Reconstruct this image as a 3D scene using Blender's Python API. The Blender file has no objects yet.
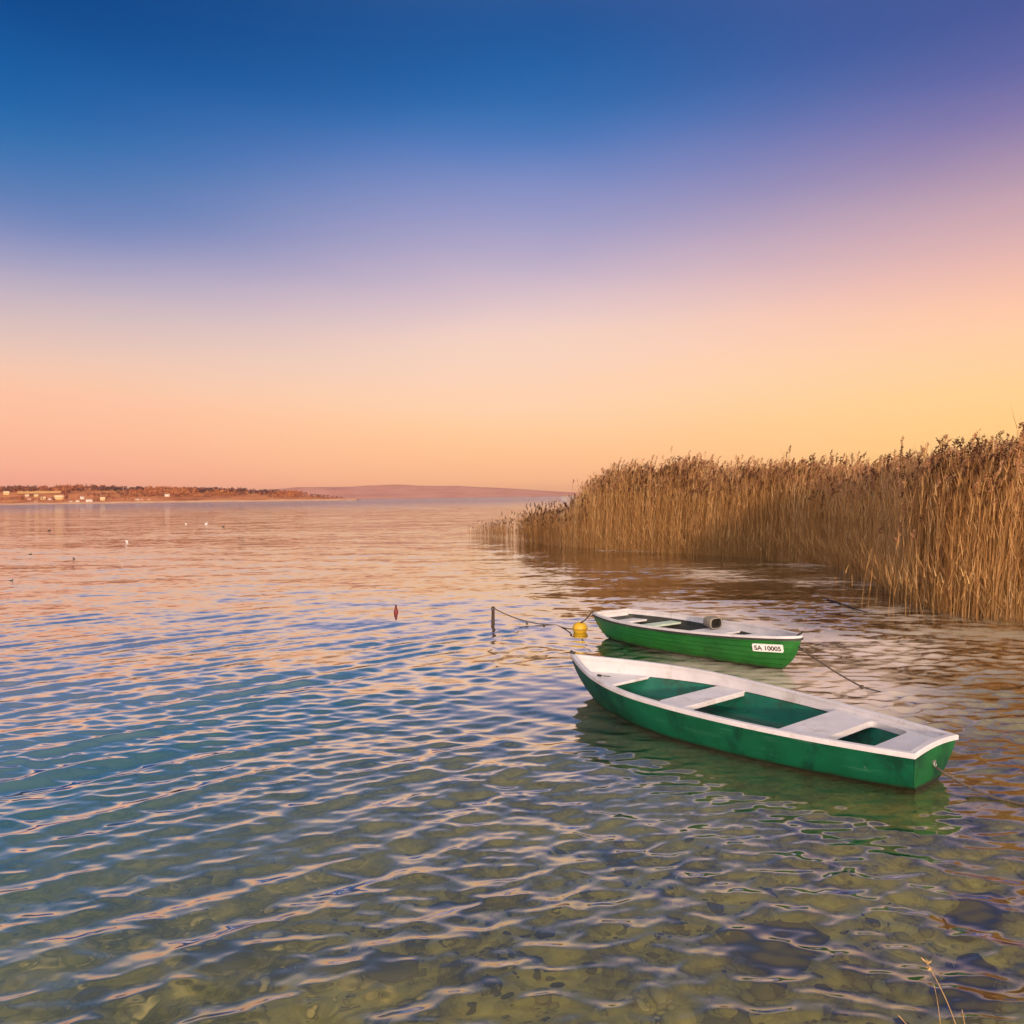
import bpy, bmesh, math, random
import numpy as np
from mathutils import Vector, Matrix

R = math.radians
random.seed(7)
rng = np.random.default_rng(11)
SC = bpy.context.scene
COL = SC.collection

# ------------------------------------------------------------------ camera
CAM_H = 2.7
FPX = 800.0
PITCH, ROLL = R(1.1), R(0.75)
cd = bpy.data.cameras.new('camera')
cam = bpy.data.objects.new('camera', cd)
COL.objects.link(cam)
cd.sensor_width = 36.0
cd.lens = 36.0 * FPX / 1024.0
cd.clip_start = 0.05
cd.clip_end = 40000.0
cam.matrix_world = Matrix.Translation((0, 0, CAM_H)) @ Matrix.Rotation(R(90) - PITCH, 4, 'X') @ Matrix.Rotation(-ROLL, 4, 'Z')
SC.camera = cam
SC.render.resolution_x = SC.render.resolution_y = 1024

# ------------------------------------------------------------------ view / world / sun
SC.view_settings.view_transform = 'Standard'
SC.view_settings.look = 'None'
SC.view_settings.exposure = 0.0
SC.view_settings.gamma = 1.0
SC.cycles.use_denoising = True
SC.cycles.max_bounces = 8
SC.cycles.transparent_max_bounces = 16

SUN_ELEV, SUN_AZ = R(9.0), R(174.0)       # azimuth measured from +Y (view direction) towards +X


def lin(c):
    out = []
    for v in c[:3]:
        v /= 255.0
        out.append(v / 12.92 if v <= 0.04045 else ((v + 0.055) / 1.055) ** 2.4)
    return tuple(out) + (1.0,)


W = bpy.data.worlds.new('World')
SC.world = W
W.use_nodes = True
wn, wl = W.node_tree.nodes, W.node_tree.links
wn.clear()


def nd(tree, kind, **kw):
    n = tree.nodes.new(kind)
    for k, v in kw.items():
        setattr(n, k, v)
    return n


def build_sky():
    t = W.node_tree
    out = nd(t, 'ShaderNodeOutputWorld')
    bg = nd(t, 'ShaderNodeBackground')
    bg.inputs['Strength'].default_value = 0.108
    tc = nd(t, 'ShaderNodeTexCoord')
    sep = nd(t, 'ShaderNodeSeparateXYZ')
    wl.new(tc.outputs['Generated'], sep.inputs[0])
    asn = nd(t, 'ShaderNodeMath', operation='ARCSINE')
    wl.new(sep.outputs['Z'], asn.inputs[0])
    # a little unevenness, as thin high haze gives
    nz = nd(t, 'ShaderNodeTexNoise')
    nz.inputs['Scale'].default_value = 1.6
    nz.inputs['Detail'].default_value = 3
    mp = nd(t, 'ShaderNodeMapping')
    mp.inputs['Scale'].default_value = (1, 1, 4)
    wl.new(tc.outputs['Generated'], mp.inputs[0])
    wl.new(mp.outputs[0], nz.inputs['Vector'])
    nm = nd(t, 'ShaderNodeMath', operation='MULTIPLY_ADD')
    nm.inputs[1].default_value = 0.05
    nm.inputs[2].default_value = -0.025
    wl.new(nz.outputs['Fac'], nm.inputs[0])
    sc = nd(t, 'ShaderNodeMath', operation='MULTIPLY_ADD')
    sc.inputs[1].default_value = 180 / math.pi / 60.0
    wl.new(asn.outputs[0], sc.inputs[0])
    wl.new(nm.outputs[0], sc.inputs[2])

    def ramp(stops):
        r = nd(t, 'ShaderNodeValToRGB')
        r.color_ramp.interpolation = 'B_SPLINE'
        els = r.color_ramp.elements
        while len(els) < len(stops):
            els.new(0.5)
        for e, (deg, c) in zip(els, stops):
            e.position = max(0, min(1, deg / 60.0))
            e.color = lin(c)
        wl.new(sc.outputs[0], r.inputs[0])
        return r
    rl = ramp(SKY_LEFT)
    rr = ramp(SKY_RIGHT)
    rm = ramp(SKY_MID)
    # azimuth: x / sqrt(x2+y2)
    x2 = nd(t, 'ShaderNodeMath', operation='MULTIPLY')
    wl.new(sep.outputs['X'], x2.inputs[0]); wl.new(sep.outputs['X'], x2.inputs[1])
    y2 = nd(t, 'ShaderNodeMath', operation='MULTIPLY_ADD')
    wl.new(sep.outputs['Y'], y2.inputs[0]); wl.new(sep.outputs['Y'], y2.inputs[1]); wl.new(x2.outputs[0], y2.inputs[2])
    sq = nd(t, 'ShaderNodeMath', operation='SQRT')
    wl.new(y2.outputs[0], sq.inputs[0])
    dv = nd(t, 'ShaderNodeMath', operation='DIVIDE')
    wl.new(sep.outputs['X'], dv.inputs[0]); wl.new(sq.outputs[0], dv.inputs[1])
    def blend(a, b, lo, hi):
        mr = nd(t, 'ShaderNodeMapRange', interpolation_type='SMOOTHSTEP')
        mr.inputs['From Min'].default_value = lo
        mr.inputs['From Max'].default_value = hi
        wl.new(dv.outputs[0], mr.inputs['Value'])
        q = nd(t, 'ShaderNodeMix', data_type='RGBA')
        wl.new(mr.outputs[0], q.inputs['Factor'])
        wl.new(a, q.inputs['A']); wl.new(b, q.inputs['B'])
        return q
    m0 = blend(rl.outputs[0], rm.outputs[0], -0.58, 0.02)
    mx = blend(m0.outputs['Result'], rr.outputs[0], 0.0, 0.62)
    up = nd(t, 'ShaderNodeVectorMath', operation='SCALE')
    up.inputs['Scale'].default_value = 10.0
    wl.new(mx.outputs['Result'], up.inputs[0])
    sky = nd(t, 'ShaderNodeTexSky', sky_type='NISHITA')
    sky.sun_disc = False
    sky.sun_elevation = SUN_ELEV
    sky.sun_rotation = SUN_AZ
    sky.dust_density = 2.0
    mix = nd(t, 'ShaderNodeMix', data_type='RGBA')
    mix.inputs['Factor'].default_value = 0.012
    wl.new(up.outputs[0], mix.inputs['A']); wl.new(sky.outputs[0], mix.inputs['B'])
    # broad unseen fill glow, added behind the camera to brighten hulls, reeds and bed
    nv = nd(t, 'ShaderNodeVectorMath', operation='NORMALIZE')
    wl.new(tc.outputs['Generated'], nv.inputs[0])
    dt = nd(t, 'ShaderNodeVectorMath', operation='DOT_PRODUCT')
    ga, ge = FILL_DIR
    dt.inputs[1].default_value = (math.sin(ga) * math.cos(ge), math.cos(ga) * math.cos(ge), math.sin(ge))
    wl.new(nv.outputs[0], dt.inputs[0])
    mxz = nd(t, 'ShaderNodeMath', operation='MAXIMUM'); mxz.inputs[1].default_value = 0.0
    wl.new(dt.outputs['Value'], mxz.inputs[0])
    pw = nd(t, 'ShaderNodeMath', operation='POWER'); pw.inputs[1].default_value = 1.6
    wl.new(mxz.outputs[0], pw.inputs[0])
    gc = nd(t, 'ShaderNodeVectorMath', operation='SCALE')
    gc.inputs[0].default_value = FILL_COL
    wl.new(pw.outputs[0], gc.inputs['Scale'])
    sm = nd(t, 'ShaderNodeVectorMath', operation='ADD')
    wl.new(mix.outputs['Result'], sm.inputs[0]); wl.new(gc.outputs[0], sm.inputs[1])
    wl.new(sm.outputs[0], bg.inputs['Color'])
    wl.new(bg.outputs[0], out.inputs[0])


SKY_LEFT = [(0, (243, 163, 140)), (2.0, (247, 174, 146)), (6.2, (252, 192, 156)), (9.2, (234, 197, 178)), (12.1, (198, 180, 188)),
            (15, (147, 149, 189)), (17.8, (94, 124, 179)), (20.5, (52, 112, 172)), (23, (14, 96, 164)),
            (28, (0, 68, 138)), (38, (0, 52, 110)), (60, (30, 60, 100))]
SKY_MID = [(0, (250, 180, 142)), (3.3, (254, 194, 140)), (6.8, (252, 208, 168)), (11.7, (240, 206, 192)), (14.4, (210, 186, 196)),
           (17.1, (172, 162, 194)), (20.3, (132, 142, 192)), (23.4, (80, 120, 184)), (26.3, (36, 104, 170)),
           (31.8, (0, 68, 138)), (39, (90, 112, 150)), (52, (176, 166, 164))]  # top stops lightened out of view, to silver the water's reflections
SKY_RIGHT = [(0, (254, 196, 118)), (5.4, (255, 208, 138)), (9.6, (254, 204, 162)), (12.5, (244, 188, 166)), (15.9, (210, 170, 174)),
             (18.7, (170, 144, 168)), (21.4, (128, 116, 166)), (24, (90, 98, 158)), (28, (58, 77, 144)),
             (35, (90, 100, 150)), (44, (190, 166, 160)), (60, (206, 184, 170))]  # unseen upper sky brightened here too, for paler glints on the water
FILL_DIR = (R(170.0), R(20.0))
FILL_COL = (22.5, 19.6, 17.0)
build_sky()

sl = bpy.data.lights.new('sun', 'SUN')
sl.energy = 3.2
sl.angle = R(3.0)
sl.color = (1.0, 0.68, 0.44)
so = bpy.data.objects.new('sun', sl)
COL.objects.link(so)
_sd = Vector((math.sin(SUN_AZ) * math.cos(SUN_ELEV), math.cos(SUN_AZ) * math.cos(SUN_ELEV), math.sin(SUN_ELEV)))
so.rotation_euler = _sd.to_track_quat('Z', 'Y').to_euler()
so.location = _sd * 50


# ------------------------------------------------------------------ helpers
def tag(o, label=None, cat=None, group=None, kind=None):
    if label: o['label'] = label
    if cat: o['category'] = cat
    if group: o['group'] = group
    if kind: o['kind'] = kind
    return o


def link(name, me, mats, parent=None, smooth=False):
    o = bpy.data.objects.new(name, me)
    COL.objects.link(o)
    for m in (mats if isinstance(mats, (list, tuple)) else [mats]):
        me.materials.append(m)
    if smooth:
        me.polygons.foreach_set('use_smooth', np.ones(len(me.polygons), bool))
    if parent: o.parent = parent
    return o


def empty(name, loc=(0, 0, 0), rz=0.0):
    o = bpy.data.objects.new(name, None)
    o.empty_display_size = 0.2
    COL.objects.link(o)
    o.location = loc
    o.rotation_euler = (0, 0, rz)
    return o


def mesh_np(name, V, F, attrs=None, mat_idx=None):
    """V (n,3), F list of (m,k) int arrays with k = 3 or 4"""
    me = bpy.data.meshes.new(name)
    F = [np.asarray(f, np.int32) for f in (F if isinstance(F, list) else [F])]
    me.vertices.add(len(V))
    me.vertices.foreach_set('co', np.asarray(V, np.float32).ravel())
    loops = np.concatenate([f.ravel() for f in F])
    sizes = np.concatenate([np.full(len(f), f.shape[1], np.int32) for f in F])
    starts = np.concatenate([[0], np.cumsum(sizes)[:-1]]).astype(np.int32)
    me.loops.add(len(loops))
    me.loops.foreach_set('vertex_index', loops)
    me.polygons.add(len(sizes))
    me.polygons.foreach_set('loop_start', starts)
    if mat_idx is not None:
        me.polygons.foreach_set('material_index', np.asarray(mat_idx, np.int32))
    for k, v in (attrs or {}).items():
        a = me.attributes.new(k, 'FLOAT', 'POINT')
        a.data.foreach_set('value', np.asarray(v, np.float32))
    me.update(calc_edges=True)
    me.validate()
    return me


def grid_faces(nr, nc):
    i = np.arange(nr - 1)[:, None] * nc + np.arange(nc - 1)[None]
    return np.stack([i, i + 1, i + nc + 1, i + nc], -1).reshape(-1, 4)


class MB:
    """collects pieces into one mesh"""
    def __init__(s): s.v = []; s.f = []; s.m = []; s.sm = []
    def add(s, vs, fs, mi=0, smooth=False):
        b = len(s.v); s.v += [tuple(v) for v in vs]
        for f in fs:
            s.f.append(tuple(b + i for i in f)); s.m.append(mi); s.sm.append(smooth)
    def tube(s, pts, rad, n=8, cap=True, mi=0, smooth=True):
        pts = [Vector(p) for p in pts]
        rr = rad if isinstance(rad, (list, tuple)) else [rad] * len(pts)
        vs, fs = [], []
        up = None
        for i, p in enumerate(pts):
            d = (pts[min(i + 1, len(pts) - 1)] - pts[max(i - 1, 0)]).normalized()
            if up is None:
                up = Vector((0, 0, 1)) if abs(d.z) < 0.9 else Vector((1, 0, 0))
            a = d.cross(up).normalized(); b = a.cross(d).normalized(); up = b
            for k in range(n):
                t = 2 * math.pi * k / n
                vs.append(p + (a * math.cos(t) + b * math.sin(t)) * rr[i])
        for i in range(len(pts) - 1):
            for k in range(n):
                fs.append((i * n + k, i * n + (k + 1) % n, (i + 1) * n + (k + 1) % n, (i + 1) * n + k))
        if cap:
            fs.append(tuple(range(n))[::-1]); fs.append(tuple((len(pts) - 1) * n + k for k in range(n)))
        s.add(vs, fs, mi, smooth)
    def lathe(s, prof, n=20, mi=0, smooth=True, mat=None):
        vs, fs = [], []
        for r, z in prof:
            for k in range(n):
                t = 2 * math.pi * k / n
                v = Vector((r * math.cos(t), r * math.sin(t), z))
                vs.append(mat @ v if mat else v)
        for i in range(len(prof) - 1):
            for k in range(n):
                fs.append((i * n + k, i * n + (k + 1) % n, (i + 1) * n + (k + 1) % n, (i + 1) * n + k))
        fs.append(tuple(range(n))[::-1]); fs.append(tuple((len(prof) - 1) * n + k for k in range(n)))
        s.add(vs, fs, mi, smooth)
    def box(s, c, d, mi=0, mat=None):
        x, y, z = (k / 2 for k in d)
        vs = [Vector((i * x, j * y, k * z)) + Vector(c) for k in (-1, 1) for j in (-1, 1) for i in (-1, 1)]
        if mat: vs = [mat @ v for v in vs]
        s.add(vs, [(0, 2, 3, 1), (4, 5, 7, 6), (0, 1, 5, 4), (2, 6, 7, 3), (0, 4, 6, 2), (1, 3, 7, 5)], mi)
    def build(s, name, mats, parent=None, bevel=0.0):
        me = bpy.data.meshes.new(name)
        me.from_pydata(s.v, [], s.f)
        o = link(name, me, mats, parent)
        me.polygons.foreach_set('material_index', s.m)
        me.polygons.foreach_set('use_smooth', s.sm)
        bm = bmesh.new(); bm.from_mesh(me)
        bmesh.ops.recalc_face_normals(bm, faces=bm.faces)
        bm.to_mesh(me); bm.free()
        if bevel:
            b = o.modifiers.new('bevel', 'BEVEL'); b.width = bevel; b.segments = 2; b.limit_method = 'ANGLE'; b.angle_limit = R(40)
        return o


# ------------------------------------------------------------------ materials
def new_mat(name):
    m = bpy.data.materials.new(name)
    m.use_nodes = True
    t = m.node_tree
    b = t.nodes['Principled BSDF']
    return m, t, b


def noise_node(t, scale, detail=4, stretch=None, coord='Object', rough=0.6):
    tc = nd(t, 'ShaderNodeTexCoord')
    n = nd(t, 'ShaderNodeTexNoise')
    n.inputs['Scale'].default_value = scale
    n.inputs['Detail'].default_value = detail
    n.inputs['Roughness'].default_value = rough
    if stretch:
        mp = nd(t, 'ShaderNodeMapping')
        mp.inputs['Scale'].default_value = stretch
        t.links.new(tc.outputs[coord], mp.inputs[0]); t.links.new(mp.outputs[0], n.inputs['Vector'])
    else:
        t.links.new(tc.outputs[coord], n.inputs['Vector'])
    return n


def ramp_node(t, src, stops):
    r = nd(t, 'ShaderNodeValToRGB')
    e = r.color_ramp.elements
    while len(e) < len(stops): e.new(0.5)
    for el, (p, c) in zip(e, stops):
        el.position = p; el.color = tuple(c) + ((1,) if len(c) == 3 else ())
    t.links.new(src, r.inputs[0])
    return r


def worn(name, c1, c2, rough=0.5, scale=6, c3=None, bump=0.15, spec=0.4, stretch=None, wear=0.64):
    """paint or timber: two tones in soft patches, optional chips of a third"""
    m, t, b = new_mat(name)
    n = noise_node(t, scale, 5, stretch)
    r = ramp_node(t, n.outputs['Fac'], [(0.35, c1), (0.68, c2)])
    src = r.outputs[0]
    if c3:
        n2 = noise_node(t, scale * 4, 6, stretch, rough=0.7)
        k = ramp_node(t, n2.outputs['Fac'], [(wear, (0, 0, 0)), (wear + 0.05, (1, 1, 1))])
        mx = nd(t, 'ShaderNodeMix', data_type='RGBA')
        t.links.new(k.outputs[0], mx.inputs['Factor'])
        t.links.new(src, mx.inputs['A'])
        mx.inputs['B'].default_value = tuple(c3) + (1,)
        src = mx.outputs['Result']
    t.links.new(src, b.inputs['Base Color'])
    b.inputs['Roughness'].default_value = rough
    b.inputs['Specular IOR Level'].default_value = spec
    n3 = noise_node(t, scale * 9, 4)
    bp = nd(t, 'ShaderNodeBump')
    bp.inputs['Strength'].default_value = bump
    bp.inputs['Distance'].default_value = 0.01
    t.links.new(n3.outputs['Fac'], bp.inputs['Height'])
    t.links.new(bp.outputs[0], b.inputs['Normal'])
    return m


def tinted(name, stops, rough=0.7, attr='tint', transl=0.0, spec=0.2):
    """colour picked per plant / clump from its own number"""
    m, t, b = new_mat(name)
    a = nd(t, 'ShaderNodeAttribute', attribute_name=attr)
    r = ramp_node(t, a.outputs['Fac'], stops)
    t.links.new(r.outputs[0], b.inputs['Base Color'])
    b.inputs['Roughness'].default_value = rough
    b.inputs['Specular IOR Level'].default_value = spec
    if transl:
        out = t.nodes['Material Output']
        tr = nd(t, 'ShaderNodeBsdfTranslucent')
        t.links.new(r.outputs[0], tr.inputs[0])
        mx = nd(t, 'ShaderNodeMixShader')
        mx.inputs[0].default_value = transl
        t.links.new(b.outputs[0], mx.inputs[1]); t.links.new(tr.outputs[0], mx.inputs[2])
        t.links.new(mx.outputs[0], out.inputs[0])
    return m


# ------------------------------------------------------------------ water
def fan_rows(r0, r1, k, dmin):
    out = [r0]
    while out[-1] < r1:
        r = out[-1]
        out.append(r + max(dmin, k * r * r / (FPX * CAM_H), 0))
    return np.array(out)


def vnoise(x, y, seed=0):
    """value noise, numpy"""
    g = np.random.default_rng(seed).random((64, 64))
    xi, yi = np.floor(x).astype(int), np.floor(y).astype(int)
    fx, fy = x - xi, y - yi
    fx, fy = fx * fx * (3 - 2 * fx), fy * fy * (3 - 2 * fy)
    a = g[xi % 64, yi % 64]; b = g[(xi + 1) % 64, yi % 64]; c = g[xi % 64, (yi + 1) % 64]; d = g[(xi + 1) % 64, (yi + 1) % 64]
    return (a * (1 - fx) + b * fx) * (1 - fy) + (c * (1 - fx) + d * fx) * fy


WAVES = []


def mk_waves():
    g = np.random.default_rng(5)
    def train(n, l0, l1, th, sp, slope, tagname):
        lam = np.exp(g.uniform(np.log(l0), np.log(l1), n))
        ang = np.radians(th + g.normal(0, sp, n))
        ph = g.uniform(0, 2 * np.pi, n)
        k = 2 * np.pi / lam
        a = slope * np.sqrt(2.0 / n) / k
        for i in range(n):
            WAVES.append((k[i], math.cos(ang[i]), math.sin(ang[i]), ph[i], a[i], lam[i], tagname))
    train(12, 0.36, 0.85, -47, 5, 0.085, 'A')
    train(12, 0.32, 0.85, -128, 6, 0.07, 'B')
    train(8, 1.3, 4.5, -75, 22, 0.022, 'L')
    train(34, 0.16, 0.36, -85, 26, 0.085, 'C')
    train(40, 0.08, 0.16, -85, 30, 0.075, 'D')


mk_waves()


def sstep(x, a, b):
    t = np.clip((x - a) / (b - a), 0, 1)
    return t * t * (3 - 2 * t)


def wave_gain(x, y, kind):
    if kind == 'A':
        return 0.3 + 0.9 * (1 - sstep(x, -2.0, 1.5))
    if kind == 'B':
        return 0.25 + 0.75 * sstep(x, -2.5, 1.0)
    # small ripples come in patches
    pat = vnoise(x * .55 + 30, y * .32 + 20, 41) * .6 + vnoise(x * 1.7 + 30, y * .9 + 20, 42) * .4
    if kind == 'D': return .45 + 1.15 * pat
    if kind == 'C': return .7 + .6 * pat
    return np.ones_like(x)


def painted_sheen(x, y):
    """pale sky reflection painted into the water in the corner in front of the reeds"""
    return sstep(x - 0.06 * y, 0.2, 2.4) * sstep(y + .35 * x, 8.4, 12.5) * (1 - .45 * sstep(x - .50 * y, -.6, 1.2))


def lee(x, y):
    """choppier shallow water close under the reeds on the right"""
    return 1 + 1.3 * painted_sheen(x, y) + .7 * sstep(x - .30 * y, -.5, 1.5)


def water_mesh():
    rows = np.concatenate([fan_rows(2.2, 160.0, 0.75, 0.021), np.geomspace(166, 16000, 70)])
    ncol = 1000
    ang = np.linspace(R(-47), R(47), ncol)
    # straight rows across the view: x = y * tan
    tx = np.tan(ang)
    Y, T = np.meshgrid(rows, tx, indexing='ij')
    X = Y * T + 0.0
    X = X + np.sign(T) * 0.6 * np.abs(T) / np.abs(tx).max()
    dr = np.gradient(rows)[:, None] * np.ones_like(X)
    Z = np.zeros_like(X); DX = np.zeros_like(X); DY = np.zeros_like(X); lost = np.zeros_like(X)
    calm = lee(X, Y)
    off = 1 - 0.52 * sstep(Y, 8, 24) + 2.4 * sstep(Y, 110, 500)
    # the hulls still the water beside them
    for (bx, by, th, ln) in ((3.8227, 7.2253, 2.2419, 4.86), (1.8973, 15.5503, -.9886, 4.34)):
        c_, s_ = math.cos(th), math.sin(th)
        u = np.clip((X - bx) * c_ + (Y - by) * s_, .2, ln - .2)
        dist = np.hypot(X - bx - u * c_, Y - by - u * s_)
        off = off * (.34 + .66 * sstep(dist, .7, 2.3))
    for k, cx, cy, ph, a, lam, kind in WAVES:
        res = np.clip((lam / np.maximum(dr, 1e-6) - 3.0) / 3.0, 0, 1)
        g = wave_gain(X, Y, kind) * off * (calm if kind in 'CD' else 1.0)
        lost += (g * a * k) ** 2 * 0.5 * (1 - res ** 2)
        sel = (res[:, 0] > 0)
        if not sel.any(): continue
        ar = (a * g * res)[sel]
        p = k * (cx * X[sel] + cy * Y[sel]) + ph
        c, s = np.cos(p), np.sin(p)
        Z[sel] += ar * c
        q = 0.95 * ar
        DX[sel] -= q * cx * s
        DY[sel] -= q * cy * s
    V = np.stack([X + DX, Y + DY, Z], -1).reshape(-1, 3)
    F = grid_faces(*X.shape)
    return V, F, np.sqrt(lost).ravel()


def bed_depth(x, y):
    """lake bed height below the mean water level"""
    d = 0.28 + 0.05 * np.clip(y - 3, 0, 40) + 0.17 * np.clip(-x + 0.1, 0, 30) + 0.012 * np.clip(y - 3, 0, 9) ** 1.5
    d = d * (1 - 0.62 * sstep(x - 0.10 * y, 0.0, 4.5))
    return np.clip(d, 0.16, 4.0)


def water_material():
    m = bpy.data.materials.new('lake_water')
    m.use_nodes = True
    t = m.node_tree; L = t.links
    t.nodes.clear()
    out = nd(t, 'ShaderNodeOutputMaterial')
    geo = nd(t, 'ShaderNodeNewGeometry')
    att = nd(t, 'ShaderNodeAttribute', attribute_name='ripple')
    acc = None
    # ripples too fine for the mesh: slopes from noise, scaled by how much of the spectrum the mesh leaves out
    for sc, st, w in ((5.5, (0.55, 1, 1), 3.2), (1.5, (0.4, 1, 1), 2.9), (0.22, (0.3, 1, 1), 1.6)):
        mp = nd(t, 'ShaderNodeMapping'); mp.inputs['Scale'].default_value = st
        L.new(geo.outputs['Position'], mp.inputs[0])
        n = nd(t, 'ShaderNodeTexNoise', noise_dimensions='3D')
        n.inputs['Scale'].default_value = sc; n.inputs['Detail'].default_value = 2.0
        L.new(mp.outputs[0], n.inputs['Vector'])
        sb = nd(t, 'ShaderNodeVectorMath', operation='SUBTRACT'); sb.inputs[1].default_value = (0.5, 0.5, 0.5)
        L.new(n.outputs['Color'], sb.inputs[0])
        ml = nd(t, 'ShaderNodeVectorMath', operation='MULTIPLY'); ml.inputs[1].default_value = (0.75 * w, w, 0)
        L.new(sb.outputs[0], ml.inputs[0])
        if acc is None: acc = ml
        else:
            ad = nd(t, 'ShaderNodeVectorMath', operation='ADD')
            L.new(acc.outputs[0], ad.inputs[0]); L.new(ml.outputs[0], ad.inputs[1]); acc = ad
    scl = nd(t, 'ShaderNodeVectorMath', operation='SCALE')
    L.new(acc.outputs[0], scl.inputs[0]); L.new(att.outputs['Fac'], scl.inputs['Scale'])
    ad = nd(t, 'ShaderNodeVectorMath', operation='ADD')
    L.new(scl.outputs[0], ad.inputs[0]); L.new(geo.outputs['Normal'], ad.inputs[1])
    nrm = nd(t, 'ShaderNodeVectorMath', operation='NORMALIZE')
    L.new(ad.outputs[0], nrm.inputs[0])
    fr = nd(t, 'ShaderNodeFresnel'); fr.inputs['IOR'].default_value = 1.34
    L.new(nrm.outputs[0], fr.inputs['Normal'])
    gl = nd(t, 'ShaderNodeBsdfGlossy'); gl.inputs['Roughness'].default_value = 0.05
    L.new(nrm.outputs[0], gl.inputs['Normal'])
    rf = nd(t, 'ShaderNodeBsdfRefraction'); rf.inputs['IOR'].default_value = 1.33; rf.inputs['Roughness'].default_value = 0.0
    rf.inputs['Color'].default_value = (0.93, 0.97, 0.9, 1)
    df = nd(t, 'ShaderNodeBsdfDiffuse')      # light scattered in the water body: does not follow the ripples
    df.inputs['Normal'].default_value = (0, 0, 1)
    cn = nd(t, 'ShaderNodeCombineXYZ'); cn.inputs[2].default_value = 1.0
    L.new(cn.outputs[0], df.inputs['Normal'])
    dep = nd(t, 'ShaderNodeAttribute', attribute_name='depth')
    cr = ramp_node(t, dep.outputs['Fac'], [(0.08, (0.30, 0.28, 0.12)), (0.20, (0.17, 0.22, 0.16)), (0.34, (0.07, 0.22, 0.26)), (0.6, (0.30, 0.36, 0.40))])
    sa = nd(t, 'ShaderNodeAttribute', attribute_name='painted_sheen')
    sm = nd(t, 'ShaderNodeMix', data_type='RGBA'); sm.inputs['B'].default_value = (0.80, 0.65, 0.52, 1)  # cream sky sheen put into the water colour near the reeds
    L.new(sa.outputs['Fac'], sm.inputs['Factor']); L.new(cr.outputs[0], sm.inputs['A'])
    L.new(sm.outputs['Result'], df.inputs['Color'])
    mk = nd(t, 'ShaderNodeMapRange')
    mk.inputs['From Min'].default_value = 0.05; mk.inputs['From Max'].default_value = 0.42
    mk.inputs['To Min'].default_value = 0.07; mk.inputs['To Max'].default_value = 0.92
    L.new(dep.outputs['Fac'], mk.inputs['Value'])
    m1 = nd(t, 'ShaderNodeMixShader')
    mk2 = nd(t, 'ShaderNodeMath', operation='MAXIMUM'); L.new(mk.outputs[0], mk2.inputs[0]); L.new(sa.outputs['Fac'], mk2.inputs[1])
    L.new(mk2.outputs[0], m1.inputs[0]); L.new(rf.outputs[0], m1.inputs[1]); L.new(df.outputs[0], m1.inputs[2])
    m2 = nd(t, 'ShaderNodeMixShader')
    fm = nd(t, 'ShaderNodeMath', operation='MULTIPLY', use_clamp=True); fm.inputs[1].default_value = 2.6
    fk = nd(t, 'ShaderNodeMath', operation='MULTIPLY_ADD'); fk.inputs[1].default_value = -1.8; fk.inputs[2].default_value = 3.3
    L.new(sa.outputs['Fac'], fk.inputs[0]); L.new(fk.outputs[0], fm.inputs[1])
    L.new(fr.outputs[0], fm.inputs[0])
    L.new(fm.outputs[0], m2.inputs[0]); L.new(m1.outputs[0], m2.inputs[1]); L.new(gl.outputs[0], m2.inputs[2])
    L.new(m2.outputs[0], out.inputs[0])
    return m


wv, wf, wr = water_mesh()
wdep = bed_depth(wv[:, 0], wv[:, 1]) / 4.0
me = mesh_np('water', wv, wf, {'ripple': wr, 'depth': wdep, 'painted_sheen': painted_sheen(wv[:, 0], wv[:, 1]) * (.35 + .95 * vnoise(wv[:, 0] * .45 + 30, wv[:, 1] * .30 + 9, 51))})
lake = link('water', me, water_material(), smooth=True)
tag(lake, 'rippled lake reflecting the sunset sky', 'water', kind='structure')
del wv, wf, wr


# ------------------------------------------------------------------ lake bed
def bed():
    rows = np.concatenate([np.arange(0.6, 9, 0.035), np.geomspace(9.05, 16000, 130)])
    tx = np.tan(np.linspace(R(-48), R(48), 460))
    Y, T = np.meshgrid(rows, tx, indexing='ij')
    X = Y * T * 1.02 + np.sign(T) * np.abs(T) * 0.8
    Z = -bed_depth(X, Y)
    amp = np.clip(1.4 - Y / 9, 0, 1)
    Z += amp * (0.10 * (vnoise(X * 3.1, Y * 3.1, 1) - 0.5) + 0.07 * (vnoise(X * 7.3, Y * 7.3, 2) - 0.5) + 0.03 * (vnoise(X * 17, Y * 17, 3) - 0.5))
    Z = np.minimum(Z, -0.13)
    V = np.stack([X, Y, Z], -1).reshape(-1, 3)
    m, t, b = new_mat('lakebed')
    n1 = noise_node(t, 1.5, 9, rough=.72)
    r1 = ramp_node(t, n1.outputs['Fac'], [(0.38, (0.05, 0.045, 0.025)), (0.52, (0.46, 0.39, 0.10)), (0.72, (0.60, 0.53, 0.19))])
    vo = nd(t, 'ShaderNodeTexVoronoi'); vo.inputs['Scale'].default_value = 12.0
    tc = nd(t, 'ShaderNodeTexCoord'); t.links.new(tc.outputs['Object'], vo.inputs['Vector'])
    rv = ramp_node(t, vo.outputs['Color'], [(0.1, (0.12, 0.13, 0.15)), (0.45, (0.7, 0.7, 0.62)), (0.9, (1.5, 1.45, 1.1))])
    mx = nd(t, 'ShaderNodeMix', data_type='RGBA', blend_type='MULTIPLY'); mx.inputs['Factor'].default_value = 0.3
    t.links.new(r1.outputs[0], mx.inputs['A']); t.links.new(rv.outputs[0], mx.inputs['B'])
    t.links.new(mx.outputs['Result'], b.inputs['Base Color'])
    b.inputs['Roughness'].default_value = 0.95
    b.inputs['Specular IOR Level'].default_value = 0.1
    o = link('lakebed', mesh_np('lakebed', V, grid_faces(*X.shape)), m, smooth=True)
    tag(o, 'olive sandy lake bed seen through the shallows', 'lake bed', kind='structure')


bed()


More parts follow.
